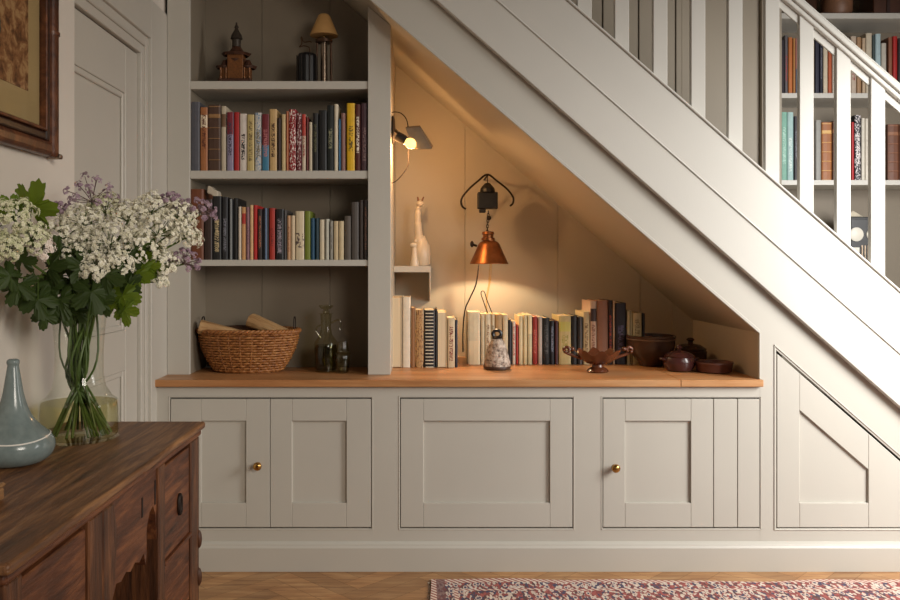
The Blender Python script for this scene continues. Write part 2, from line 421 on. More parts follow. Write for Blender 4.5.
# ================================================================= BOOKS
matcache = {}
def spine_mat(c, tc, style, w, H, c2=None, seed=0):
    t = NT('book_cover'); tc_ = t.node('ShaderNodeTexCoord'); sp = t.node('ShaderNodeSeparateXYZ'); t.link(tc_.outputs['Object'], sp.inputs[0])
    x, y, z = sp.outputs; n = t.noise(t.coord(), 45, 3); rnd = random.Random(seed)
    base = t.mix(t.math('MULTIPLY', n, .5), col(c), col(tuple(v * .62 for v in c)))
    front = t.math('LESS_THAN', y, .0035)
    def band(lo, hi): return t.math('MULTIPLY', t.math('GREATER_THAN', z, lo), t.math('LESS_THAN', z, hi))
    if c2 is not None:
        if style == 'top': f = band(H * .62, H * 2)
        elif style == 'bot': f = band(-1, H * .45)
        elif style == 'label': f = band(H * .68, H * .88)
        elif style == 'speck': f = t.math('GREATER_THAN', t.noise(t.coord((1, 1, .6)), 170, 2), .54)
        elif style == 'fig': f = t.math('MULTIPLY', band(H * .25, H * .55), t.math('GREATER_THAN', t.noise(t.coord(), 75, 2), .52))
        elif style == 'stripe': f = t.math('LESS_THAN', t.math('ABSOLUTE', t.math('SUBTRACT', x, w * .1)), w * .13)
        elif style == 'ladder': f = t.math('MULTIPLY', t.math('LESS_THAN', t.math('ABSOLUTE', x), w * .36), t.math('LESS_THAN', t.math('FRACT', t.math('MULTIPLY', z, 75)), .26))
        else: f = band(H * .8, H * .86)
        base = t.mix(t.math('MULTIPLY', f, front), base, col(c2))
    if style == 'leather':
        f = t.math('LESS_THAN', t.math('FRACT', t.math('MULTIPLY', z, 6.2 / H)), .07)
        base = t.mix(t.math('MULTIPLY', f, front), base, col(c2 or (190, 150, 80)))
    if tc is not None:
        cz, cx_ = (.0048, max(w * .17, .0022)) 
        fl = t.node('ShaderNodeCombineXYZ')
        t.link(t.math('FLOOR', t.math('DIVIDE', z, cz * .5)), fl.inputs[2]); t.link(t.math('FLOOR', t.math('DIVIDE', x, cx_)), fl.inputs[0]); fl.inputs[1].default_value = seed * 1.37
        wn = t.node('ShaderNodeTexWhiteNoise', noise_dimensions='3D'); t.link(fl.outputs[0], wn.inputs[0])
        on = t.math('GREATER_THAN', wn.outputs[0], .48)
        lo = rnd.uniform(.12, .35) * H; hi = rnd.uniform(.6, .9) * H
        msk = t.math('MULTIPLY', t.math('MULTIPLY', on, band(lo, hi)), t.math('MULTIPLY', front, t.math('LESS_THAN', t.math('ABSOLUTE', x), w * .26)))
        base = t.mix(msk, base, col(tc))
    t.link(base, t.b.inputs['Base Color']); t.b.inputs['Roughness'].default_value = .5
    return t.m
t = NT('book_pages'); v = t.coord((400, 400, 1)); t.link(t.mix(t.noise(v, 1.5, 2), col((228, 212, 182)), col((190, 168, 132))), t.b.inputs['Base Color']); t.b.inputs['Roughness'].default_value = .8
PAGES = t.m
bookno = [0]
def book(name_label, x0, x1, zb, zt, yf, depth, c, tc, style, c2, group, lean=0, hard=True):
    w = x1 - x0; H = zt - zb; bookno[0] += 1
    root = thing('book', name_label, 'book', ((x0 + x1) / 2, yf, zb), (0, math.radians(lean), 0), group)
    bt = min(.0022, w * .16); r = w / 2
    if style == 'fore':      # fore-edge faces out
        m = MB(); m.box(-r, -r + bt, 0, depth, 0, H); m.box(r - bt, r, 0, depth, 0, H); m.box(-r + bt, r - bt, depth - bt, depth, 0, H)
        m.build('cover', spine_mat(c, None, 'p', w, H, None, bookno[0]), root, bevel=.0005)
        MB().box(-r + bt, r - bt, .0025, depth - bt, .002, H - .003).build('pages', PAGES, root)
        return root
    ov = .0025 if hard else 0
    sw = w * (.10 if not hard else .16)
    pts = [(-r, depth), (-r, .004), (-r * .72, .0012), (0, 0), (r * .72, .0012), (r, .004), (r, depth), (r - bt, depth), (r - bt, .0065), (-r + bt, .0065), (-r + bt, depth)]
    m = MB(); lo = [m.b.verts.new((p[0], p[1], 0)) for p in pts]; hi = [m.b.verts.new((p[0], p[1], H)) for p in pts]
    k = len(pts)
    for i in range(k): m.b.faces.new((lo[i], lo[(i+1) % k], hi[(i+1) % k], hi[i]))
    for L in (lo, hi):
        m.b.faces.new((L[0], L[1], L[9], L[10])); m.b.faces.new((L[1], L[2], L[3], L[4], L[5], L[8], L[9])); m.b.faces.new((L[5], L[6], L[7], L[8]))
    if style == 'leather':
        for q in range(1, 6):
            zz = H * q / 6.2
            m.tube([(-r * .98, .0045, zz), (-r * .6, .0008, zz), (0, -.0008, zz), (r * .6, .0008, zz), (r * .98, .0045, zz)], .0016, 6)
    m.build('cover', spine_mat(c, tc, style, w, H, c2, bookno[0]), root)
    MB().box(-r + bt, r - bt, .0065, depth - ov - .001, ov, H - ov - .0008).build('pages', PAGES, root)
    return root
N_ = None
CR = (226, 212, 184); BK = (26, 24, 24); WH = (232, 226, 212)
def ordw(n): return ['first','second','third','fourth','fifth','sixth','seventh','eighth','ninth','tenth','eleventh','twelfth','thirteenth','fourteenth','fifteenth','sixteenth','seventeenth','eighteenth','nineteenth','twentieth'][n] if n < 20 else None
used = set()
def row(specs, zb, yf, depth, where, group, zbase_px):
    n = len(specs)
    for i, sp_ in enumerate(specs):
        a, b_, top, c, tc, style, c2, desc = sp_[:8]; lean = sp_[8] if len(sp_) > 8 else 0
        cword = lambda q: q[7].split()[0]
        same = [q for q in specs if q[7] == desc]
        lab = f'{desc} {where}'
        if len(same) > 1 or lab in used:
            if i == 0: rel = f'beside the {specs[1][7]}'
            elif i == n - 1: rel = f'right of the {specs[i-1][7]}'
            else: rel = f'between {cword(specs[i-1])} and {cword(specs[i+1])} books'
            lab = f'{desc} {rel} {where}'
            if lab in used:
                k = ordw(i); j = ordw(n - 1 - i)
                lab = f'{desc}, {k} from left {where}' if (k and i <= n / 2) else f'{desc}, {j} from right {where}'
        if lab in used: print('DUPLABEL', lab)
        if not 4 <= len(lab.split()) <= 16: print('LABLEN', len(lab.split()), lab)
        used.add(lab)
        x0, x1 = X(a, yf) + .0006, X(b_, yf) - .0006
        zt = EYE - (top - 265) * (yf + 3) / 840
        dp = depth * random.uniform(.9, 1)
        book(lab, x0, x1, zb + .0003, zt, yf + random.uniform(0, .004), dp, c, tc, style, c2, group, lean)
row1 = [
 (190.4,199.3,101.5,(92,92,100),N_,'p',N_,'tall slate grey hardback'),
 (199.8,207.2,107,(176,112,66),(90,40,20),'label',(225,205,175),'orange-brown paperback with cream label'),
 (207.6,220.4,104.5,(84,58,44),N_,'leather',(150,112,70),'thick dark brown leather volume with raised bands'),
 (220.8,225.8,106,(205,190,165),N_,'label',(110,80,55),'cream book with brown label'),
 (226.6,233.2,112,(150,140,165),(60,50,70),'top',(120,30,45),'lavender book with maroon top'),
 (233.6,238.8,112,(176,24,24),N_,'p',N_,'bright red slim book'),
 (239.2,246.6,113.5,(232,220,208),(40,36,36),'p',N_,'white book with black writing'),
 (246.9,253.9,114.5,(206,184,122),(110,90,50),'p',N_,'mustard beige book'),
 (254.4,261.2,112.5,(215,212,205),(120,110,90),'speck',(110,140,170),'white and pale blue patterned book'),
 (261.7,269,114,(120,36,44),(190,120,120),'bot',(60,120,150),'maroon and teal two-tone book'),
 (269.3,276.7,109,(214,178,122),(80,50,30),'p',N_,'tall tan paperback'),
 (277,281,118,(52,32,24),N_,'p',N_,'short dark brown book'),
 (281.3,285.6,114,(218,194,144),N_,'p',N_,'slim beige book'),
 (285.9,288.4,111,(190,110,70),N_,'p',N_,'very thin terracotta book'),
 (288.7,295.8,109,(150,28,34),N_,'speck',(230,215,205),'red book with white dappled spine'),
 (296.1,301.4,113,(110,24,32),N_,'speck',(200,180,175),'maroon book flecked with grey'),
 (301.7,305.7,114,(222,204,180),(150,50,40),'top',(190,60,50),'cream book with red top'),
 (306,308.6,117,(110,28,24),N_,'p',N_,'narrow dark red book'),
 (308.9,312.2,122,(218,204,176),N_,'p',N_,'short cream slim book'),
 (312.5,318,113,(24,22,22),(90,90,60),'p',N_,'black book with faint green lettering'),
 (318.3,326.5,110,(20,20,22),N_,'p',N_,'wide plain black book'),
 (326.8,333.8,105,(26,32,30),(140,140,110),'p',N_,'tall dark green book with pale lettering'),
 (334.1,338.1,104,(230,218,192),N_,'p',N_,'tall ivory slim book',),
 (338.4,340.7,119,(52,110,150),N_,'p',N_,'thin blue book'),
 (341,345.3,113,(150,110,100),N_,'p',N_,'dusty pink book'),
 (346.6,354.8,103,(240,190,30),(90,70,20),'p',N_,'tall bright yellow book'),
 (355.1,360.5,104,(90,34,24),(235,225,205),'p',N_,'brown book with white capitals down spine'),
 (361,367.4,103,(92,62,72),(150,120,120),'p',N_,'plum brown book'),
]
row2 = [
 (190.4,203.4,189,(120,66,38),N_,'p',N_,'very wide chestnut brown volume'),
 (203.9,211.9,199,(56,36,28),N_,'p',N_,'dark brown book under a white cloth'),
 (212.3,221,196,(26,24,24),(190,170,130),'p',N_,'black book with large beige capitals'),
 (221.8,227.4,197,(34,32,36),(120,120,130),'p',N_,'charcoal book with grey letters'),
 (227.8,233,199,(28,26,28),N_,'stripe',(150,155,155),'black book with silver stripe'),
 (233.5,237.7,198,(20,18,18),N_,'p',N_,'plain jet black book'),
 (238.1,241.2,206.5,(228,214,194),N_,'p',N_,'slim ivory book'),
 (241.5,245.6,207,(214,160,104),N_,'label',(170,40,30),'peach book with red label'),
 (245.9,249.4,207,(150,110,118),(90,60,70),'p',N_,'mauve paperback'),
 (249.7,253,205,(222,180,130),N_,'p',N_,'pale orange paperback'),
 (253.2,257.2,205,(190,32,28),N_,'p',N_,'scarlet paperback'),
 (257.5,262,209,(44,28,26),(160,100,70),'p',N_,'dark brown book with copper lettering'),
 (262.4,268.5,208,(22,26,38),N_,'stripe',(110,130,160),'navy book with light blue line'),
 (269,274.6,208,(176,48,32),(100,20,16),'p',N_,'brick red book'),
 (275.2,283.4,209,(24,22,26),(150,140,150),'p',N_,'black book with lilac grey lettering'),
 (283.8,286.6,210,(80,76,76),N_,'p',N_,'narrow grey book'),
 (287,290.5,215.5,(206,160,118),(150,90,60),'p',N_,'apricot beige paperback'),
 (290.8,294.8,215.5,(222,200,166),N_,'p',N_,'short cream paperback'),
 (295.2,304,211,(226,208,174),N_,'fig',(80,60,60),'wide cream book with dark figure on spine'),
 (304.4,310.2,211,(120,132,42),N_,'p',N_,'olive green book'),
 (310.7,314.8,218,(36,82,112),N_,'p',N_,'deep blue paperback'),
 (315.2,318.9,218,(26,58,70),N_,'p',N_,'dark teal paperback'),
 (319.4,324.4,219.5,(220,206,178),N_,'bot',(205,190,160),'ivory thin paperback beside the teal one'),
 (325.2,329,219,(198,196,180),N_,'p',N_,'greenish white paperback'),
 (329.4,333,221,(150,146,134),(100,96,90),'p',N_,'light grey paperback'),
 (333.4,338.2,221,(208,186,146),N_,'p',N_,'sand coloured paperback'),
 (338.6,343.7,221,(216,196,156),N_,'p',N_,'pale buff paperback'),
 (344.1,350.8,216,(96,86,76),N_,'p',N_,'grey-brown cloth book'),
 (351.2,358.6,202,(86,78,72),N_,'p',N_,'tall smoky grey book'),
 (359,363.5,200,(66,54,48),N_,'p',N_,'tall dusky brown book'),
 (363.8,367.4,200,(54,40,34),(130,90,70),'p',N_,'tall dark umber book'),
]
row(row1, SH[1], .132, .17, 'on the upper book shelf', 'books on the upper bookcase shelf', 170)
row(row2, SH[2], .132, .17, 'on the middle book shelf', 'books on the middle bookcase shelf', 260)
rowA = [
 (392.2,402,297,(222,206,178),N_,'fore',N_,'tall cream book with pages facing out'),
 (402.4,410.2,297,(232,218,196),N_,'p',N_,'tall ivory book'),
 (411,415,308,(150,104,64),N_,'p',N_,'slim tan book'),
 (415.4,423.2,310,(188,146,94),N_,'speck',(120,82,50),'mottled light brown book'),
 (423.8,435.2,310,(30,26,26),N_,'ladder',(215,205,180),'black spiral-like book with ladder of white lettering'),
 (435.7,437.3,309,(24,20,20),N_,'p',N_,'very thin black book'),
 (437.7,447,312,(226,204,164),N_,'fore',N_,'cream-paged book turned pages outward'),
 (447.5,455,318,(224,204,168),(120,50,40),'p',N_,'short cream paperback'),
 (455.3,457.8,320,(40,46,66),N_,'p',N_,'thin dark blue book'),
]
rowB = [
 (468,480.3,312,(232,216,180),N_,'bot',(228,210,172),'widest cream book'),
 (480.8,484.7,314,(222,206,170),N_,'p',N_,'slim buff book'),
 (485,490.8,314,(230,216,184),(130,100,70),'p',N_,'cream book with faint writing'),
 (491.2,494.8,314,(222,204,168),(70,50,40),'p',N_,'cream book with black title'),
 (495.2,502.2,314.5,(190,156,110),N_,'p',N_,'tan cloth book'),
 (502.7,508.3,315,(226,208,172),N_,'p',N_,'plain cream book'),
 (508.7,511.8,320,(44,44,52),N_,'p',N_,'narrow charcoal book'),
 (512.4,515.8,321.5,(230,214,196),(180,60,50),'p',N_,'white slim book with red letters'),
 (516.1,518.4,325,(176,40,34),N_,'p',N_,'thin vivid red book'),
 (518.8,523,316,(230,214,170),N_,'p',N_,'pale yellow book'),
 (523.3,527.3,315,(226,208,160),N_,'p',N_,'straw coloured book'),
 (527.7,532.2,315,(214,206,166),N_,'top',(230,214,170),'pale green and cream book'),
 (532.6,537.8,317,(160,46,36),(190,110,90),'p',N_,'brick red book with rubbed spine'),
 (538.3,542.4,317,(196,182,168),N_,'p',N_,'pale grey-pink book'),
 (543,549.8,318,(26,26,28),(80,80,80),'p',N_,'wide black book'),
 (550.2,554.6,321,(22,24,34),(120,130,150),'p',N_,'blue-black book'),
 (555,558.4,321,(74,28,34),N_,'p',N_,'narrow maroon book'),
 (559,571.2,316,(206,184,126),(150,140,60),'label',(190,180,90),'wide yellow-beige book'),
 (571.7,577.3,316,(30,26,26),N_,'p',N_,'black cloth book'),
 (577.7,583,317,(40,36,36),N_,'stripe',(90,80,70),'dark grey book with brown line'),
 (583.4,590,312,(214,190,142),(120,90,50),'p',N_,'buff coloured book'),
 (590.5,596.9,301,(214,180,152),(120,70,50),'label',(60,40,36),'tall pale pink book with dark label'),
 (597.3,608.2,300.5,(156,106,78),N_,'p',N_,'widest tall reddish brown book'),
 (608.6,612.8,300.5,(40,22,22),(170,60,40),'p',N_,'tall black book with red title'),
 (613.1,615.2,301,(220,190,160),N_,'p',N_,'thin tall cream book'),
 (615.6,626.4,303,(34,28,40),(90,80,110),'p',N_,'wide blackish purple book'),
 (627.4,632.5,311,(206,190,146),N_,'stripe',(120,110,70),'cream book with olive line'),
 (632.9,642,313,(200,180,132),(130,110,70),'p',N_,'wide khaki book'),
 (642.5,645.4,313.5,(28,24,24),N_,'p',N_,'thin black book at right end of row'),
]
row(rowA, TOP, .335, .19, 'in the niche by the divider', 'books standing at left in the niche', 367)
row(rowB, TOP, .435, .19, 'in the long niche row', 'books in the long row in the niche', 365)
rU1 = [
 (781.5,785,40,(44,34,44),N_,'p',N_,'dark plum book'),
 (785.3,788.4,35,(110,104,108),(170,60,60),'p',N_,'grey book with red letters'),
 (788.8,793,37,(206,120,60),N_,'p',N_,'orange book'),
 (793.3,795.8,38,(196,140,80),N_,'p',N_,'golden tan book'),
 (796.2,801,38,(196,130,124),N_,'bot',(90,104,124),'salmon pink and blue book'),
 (801.4,808,40,(120,110,100),N_,'p',N_,'taupe book'),
 (808.4,815,41,(170,150,120),N_,'p',N_,'beige cloth book'),
 (815.4,820,39,(40,38,58),N_,'p',N_,'indigo book'),
 (820.3,823.3,41,(32,34,50),(120,120,130),'p',N_,'midnight blue book'),
 (823.7,828.3,43,(228,212,184),N_,'p',N_,'cream book'),
 (828.7,832.4,46,(200,100,60),N_,'p',N_,'orange-red book'),
 (832.8,836.6,48,(220,212,196),(120,110,100),'p',N_,'off-white book'),
 (837,845,40,(150,120,96),N_,'p',N_,'fawn book'),
 (845.4,851,38,(120,104,92),N_,'p',N_,'mouse grey book'),
 (851.4,857,36,(206,186,166),(150,60,60),'p',N_,'pinkish cream book'),
 (857.4,862,37,(182,142,104),N_,'p',N_,'caramel book'),
 (862.4,866,38,(206,180,150),N_,'p',N_,'tan paperback'),
 (866.4,872.4,33,(220,206,182),N_,'p',N_,'tall parchment coloured book'),
 (872.8,875.6,35,(70,84,84),N_,'p',N_,'thin grey-green book'),
 (876,881.4,33.5,(186,210,216),N_,'p',N_,'light blue book'),
 (881.8,886.8,43,(206,198,184),N_,'p',N_,'short stone coloured book'),
 (889,893,37,(150,96,70),N_,'p',N_,'rust brown book'),
 (893.3,898,36,(186,34,30),N_,'p',N_,'bright red book'),
 (898.4,905,38,(40,30,32),N_,'p',N_,'near-black book'),
]
rU2 = [
 (781.5,787.4,112,(140,196,176),(180,220,205),'p',N_,'mint green book'),
 (787.8,794,112,(180,214,212),(220,235,230),'p',N_,'pale aqua book'),
 (794.6,800,116,(46,38,48),(120,120,130),'p',N_,'aubergine book'),
 (800.4,808,118,(110,110,110),N_,'p',N_,'mid grey book'),
 (808.4,815.4,121,(130,120,110),N_,'p',N_,'warm grey book'),
 (816,821.6,120,(168,166,160),N_,'p',N_,'silver grey book'),
 (822.2,832.4,122,(176,108,56),N_,'leather',(226,180,110),'thick tan leather volume with gilt bands'),
 (832.8,836.6,121,(88,50,32),N_,'leather',(150,100,60),'slim dark brown leather volume'),
 (837,844,122,(130,84,54),N_,'leather',(180,130,80),'mid brown leather volume'),
 (851.8,854.7,122,(196,40,44),N_,'p',N_,'thin cherry red book'),
 (855,861.4,115,(34,34,42),(235,225,220),'speck',(225,215,215),'black and white patterned book'),
 (861.8,865.4,118,(236,228,212),N_,'p',N_,'bright white book'),
 (865.7,869.2,118.5,(240,232,216),(200,190,175),'p',N_,'ivory white book'),
 (888.4,899.6,124,(120,72,48),N_,'leather',(150,100,70),'thick brown leather volume'),
 (900,908,124,(110,60,40),N_,'leather',(160,110,70),'russet leather volume'),
]
row(rU1, US[1], .965, .18, 'on bookcase beyond the balusters', 'books on the upper row beyond the balusters', 93)
row(rU2, US[2], .965, .18, 'on lower bookcase shelf beyond balusters', 'books on the lower row beyond the balusters', 180)
# ================================================================= BOOKCASE ORNAMENTS
DKW = plain('carved_wood', (84, 46, 26), .5, 0, .5, 120); GOLD = plain('old_gilding', (150, 92, 44), .45, .3, .6, 150)
o = thing('ornament', 'dark carved wooden pagoda ornament on the top shelf', 'ornament', (X(236.5, .24), .24, SH[0] + .0005))
o.scale = (1.0, 1.0, 1.22)
m = MB(); m.box(-.072, .072, -.05, .05, 0, .012); m.box(-.062, .062, -.042, .042, .012, .022); m.build('plinth', DKW, o, bevel=.002)
m = MB(); m.box(-.030, .030, -.028, .028, .022, .105)
for s_ in (-1, 1): m.box(s_ * .045 - .012, s_ * .045 + .012, -.018, .018, .022, .06)
m.build('tower', GOLD, o, bevel=.002)
m = MB()
def roof(cx, z0, r, hgt, sy=.8):
    r *= 1.15
    m.lathe([(r * 1.02, z0 + .008), (r * .86, z0), (r * .8, z0 + .004), (r * .45, z0 + hgt * .5), (r * .2, z0 + hgt)], cx, 0, 8, 1, sy)
for s_ in (-1, 1): roof(s_ * .045, .058, .03, .028)
roof(0, .098, .05, .035); roof(0, .078, .036, .02)
m.build('roof', DKW, o)
m = MB(); m.lathe([(.017, .128), (.017, .15), (.024, .153), (.02, .165), (.01, .178), (.006, .186), (.009, .19), (.004, .197), (.003, .205)], seg=10)
m.build('finial', plain('dark_finial', (70, 60, 50), .4, .3), o, smooth=True)
m = MB()
for x_ in (-.055, -.035, .035, .055): m.lathe([(.004, .022), (.005, .03), (.003, .04), (.004, .058)], x_, -.024, 8)
m.build('columns', GOLD, o)
# lantern
o = thing('lantern', 'black lidded lantern with wiry twisted handle on the top shelf', 'lantern', (X(307, .22), .22, SH[0] + .0005))
MB().lathe([(.030, 0), (.039, .004), (.039, .112), (.035, .122), (.02, .127)], seg=8).build('body', plain('black_tin', (26, 24, 26), .4, .4), o, bevel=.001)
m = MB()
for k in range(8):
    a = PI / 8 + k * PI / 4; m.tube([(.040 * math.cos(a), .040 * math.sin(a), .002), (.040 * math.cos(a), .040 * math.sin(a), .115)], .002, 6)
m.build('cage', IRON, o)
m = MB(); m.tube(smooth_path([(.012, 0, .125), (.008, 0, .148), (-.012, 0, .155), (-.028, -.004, .150), (-.020, 0, .165), (-.022, 0, .19), (-.012, 0, .17), (.01, 0, .172), (.018, 0, .168)]), .0022, 6)
m.build('handle', plain('dark_bronze', (96, 66, 40), .4, .7), o, smooth=True)
# small table lamp
o = thing('table_lamp', 'small unlit table lamp with tan conical shade and metal column', 'lamp', (X(324, .24), .24, SH[0] + .0005))
o.scale = (1.05, 1.0, 1.09)
SILV = plain('tarnished_silver', (170, 150, 130), .3, .9, .4, 60)
MB().lathe([(.034, 0), (.034, .006), (.028, .012), (.013, .014), (.012, .16), (.02, .165), (.024, .172)], seg=20).build('column', SILV, o, smooth=True)
m = MB()
for s_ in (-1, 1): m.tube([(s_ * .025, 0, .008), (s_ * .027, 0, .08), (s_ * .025, 0, .16)], .004, 8)
m.lathe([(.031, .158), (.031, .168), (.024, .172)], seg=16)
m.build('bracket', plain('brown_bronze', (90, 62, 42), .45, .5), o, smooth=True)
m = MB(); m.lathe([(.051, .182), (.051, .186), (.022, .252), (.016, .258), (.004, .26)], seg=28)
m.lathe([(.004, .172), (.004, .2)], seg=8)
m.build('lamp_shade', plain('tan_shade', (206, 158, 96), .7, 0, .1), o, smooth=True)
# white cloth on the dark brown book
m = MB(); zt = Z(199, .132)
pts = [(-.026, .02), (-.022, .045), (-.012, .042), (.0, .030), (.014, .026), (.016, .012), (.012, -.004), (.002, .0004), (-.010, .012), (-.02, .014)]
m.prism(pts, 'y', 0, .06)
tag(m.build('folded_cloth', plain('white_cloth', (214, 200, 178), .8), loc=(X(213, .13), .137, zt + .006), smooth=True, bevel=.004, bseg=2), 'small crumpled white cloth on top of the dark brown book', 'cloth')
# ================================================================= BASKET
def basket():
    o = thing('basket', 'oval woven wicker basket holding split logs on the worktop', 'basket', (X(247, .2), .235, TOP + .001))
    W1 = wood('wicker', (120, 70, 32), (176, 112, 56), (206, 146, 84), (40, 40, 40), .5, .3)
    m = MB(); H = .145; nr = 15; ns = 26
    prof = lambda f: (.128 + (.188 - .128) * math.sin(f * PI / 2) ** .9, .092 + (.114 - .092) * math.sin(f * PI / 2) ** .9)
    for k in range(nr):
        f = (k + .3) / nr; a, b_ = prof(f); z = .006 + H * f; pts = []
        for i in range(104):
            th = 2 * PI * i / 104; wv = .0032 * math.sin(ns * th + (PI if k % 2 else 0)) + random.uniform(-.0006, .0006)
            pts.append(((a + wv) * math.cos(th), (b_ + wv) * math.sin(th), z + random.uniform(-.0008, .0008)))
        m.tube(pts, .0047, 6, closed=True)
    m.build('weave', W1, o, smooth=True, angle=80)
    m = MB()
    for i in range(ns):
        th = 2 * PI * (i + .25) / ns; pts = []
        for q in range(6):
            f = q / 5; a, b_ = prof(f); pts.append(((a - .001) * math.cos(th), (b_ - .001) * math.sin(th), .004 + H * f))
        m.tube(pts, .0035, 6)
    m.build('stakes', W1, o, smooth=True)
    m = MB(); a, b_ = .192, .116
    for ph in (0, 2*PI/3, 4*PI/3):
        pts = []
        for i in range(160):
            th = 2*PI*i/160; q = 22 * th + ph; rr = .006 * math.cos(q)
            pts.append(((a + rr) * math.cos(th), (b_ + rr) * math.sin(th), H + .010 + .005 * math.sin(q)))
        m.tube(pts, .0052, 6, closed=True)
    m.build('rim', W1, o, smooth=True, angle=80)
    MB().lathe([(.122, 0), (.124, .006)], seg=32, sx=1, sy=.73).build('bottom', W1, o)
    for s_ in (-1, 1):
        m = MB(); xx_ = s_ * .176
        m.tube(smooth_path([(xx_, -.02, H - .01), (xx_ , -.018, H + .05), (xx_ + .0, .002, H + .062), (xx_, .022, H + .05), (xx_, .024, H - .01)], 5), .0022, 6)
        m.build('handle', IRON, o, smooth=True)
    return o
basket()
LOGM = wood('split_log', (150, 108, 66), (200, 158, 106), (222, 186, 138), (3, 25, 25), .7, .4)
def log(loc, rot, L, r, label, mat=LOGM):
    m = MB(); rings = []; sh = [random.uniform(.8, 1.1) for _ in range(9)]
    for k in range(8):
        f = k / 7; x = (f - .5) * L; tap = 1 - .25 * f
        rings.append([m.b.verts.new((x, r * tap * sh[i] * math.cos(2*PI*i/9) * random.uniform(.96, 1.04), r * .8 * tap * sh[i] * math.sin(2*PI*i/9) * random.uniform(.96, 1.04))) for i in range(9)])
    for k in range(7):
        for i in range(9): m.b.faces.new((rings[k][i], rings[k][(i+1) % 9], rings[k+1][(i+1) % 9], rings[k+1][i]))
    m.b.faces.new(rings[0][::-1]); m.b.faces.new(rings[-1])
    tag(m.build('log', mat, loc=loc, rot=rot, bevel=.002), label, 'log', 'split logs in the wicker basket')
log((X(225, .19), .20, Z(333, .20)), (0, math.radians(13), math.radians(8)), .20, .036, 'pale split log at the left of the wicker basket')
log((X(268, .20), .205, Z(327.5, .20)), (math.radians(20), math.radians(20), math.radians(-12)), .16, .038, 'pale split log with cut end raised at basket right')
log((X(240, .26), .275, Z(331, .27)), (0, math.radians(-4), math.radians(3)), .2, .030, 'dark brown log at the back of the wicker basket', wood('bark_log', (60, 36, 22), (90, 56, 34), (110, 74, 46), (3, 20, 20), .8, .6))
# decanter and glass
GL = glass('clear_glass', (232, 230, 212)); GREEN = glass('olive_liquid', (168, 160, 96))
o = thing('decanter', 'tall glass decanter with narrow neck and pouring handle on the worktop', 'decanter', (X(326, .22), .22, TOP + .0005))
o.scale = (1, 1, 1.12)
m = MB(); m.lathe([(.040, 0), (.044, .004), (.046, .08), (.044, .10), (.024, .125), (.019, .15), (.021, .185), (.022, .195), (.030, .198)], seg=28, close=False)
m.lathe([(.040, .0005), (.0, .0005)], seg=28, close=False)
m.build('bottle', GL, o, smooth=True)
m = MB(); m.lathe([(.038, .006), (.041, .01), (.042, .075), (.040, .09), (.001, .091)], seg=24); m.build('liquid', GREEN, o, smooth=True)
m = MB(); m.tube(smooth_path([(.020, 0, .165), (.045, 0, .175), (.056, 0, .165), (.053, 0, .145), (.058, 0, .14)]), .0035, 8); m.build('handle', GL, o, smooth=True)
m = MB(); m.tube(smooth_path([(-.02, 0, .115), (-.036, 0, .135), (-.034, 0, .15), (-.02, 0, .158)]), .003, 8); m.build('spout', GL, o, smooth=True)
m = MB(); m.lathe([(.012, .196), (.014, .206), (.008, .21), (.022, .216), (.028, .222), (.027, .226), (.004, .228)], seg=20); m.build('stopper', GL, o, smooth=True)
o = thing('drinking_glass', 'clear stemmed glass goblet in front of the decanter', 'glass', (X(342, .15), .172, TOP + .0005))
m = MB(); m.lathe([(.020, 0), (.024, .004), (.026, .012), (.028, .03), (.030, .05), (.029, .066), (.024, .074), (.026, .078), (.022, .1), (.018, .118)], seg=24, close=False); m.lathe([(.02, .001), (.0, .001)], seg=24, close=False)
m.build('bowl', GL, o, smooth=True)
m = MB(); m.lathe([(.031, .070), (.033, .073), (.031, .076)], seg=24); m.build('rim', GL, o, smooth=True)
m = MB(); m.lathe([(.022, .006), (.026, .03), (.026, .06), (.001, .061)], seg=20); m.build('liquid', glass('water', (226, 224, 206)), o, smooth=True)
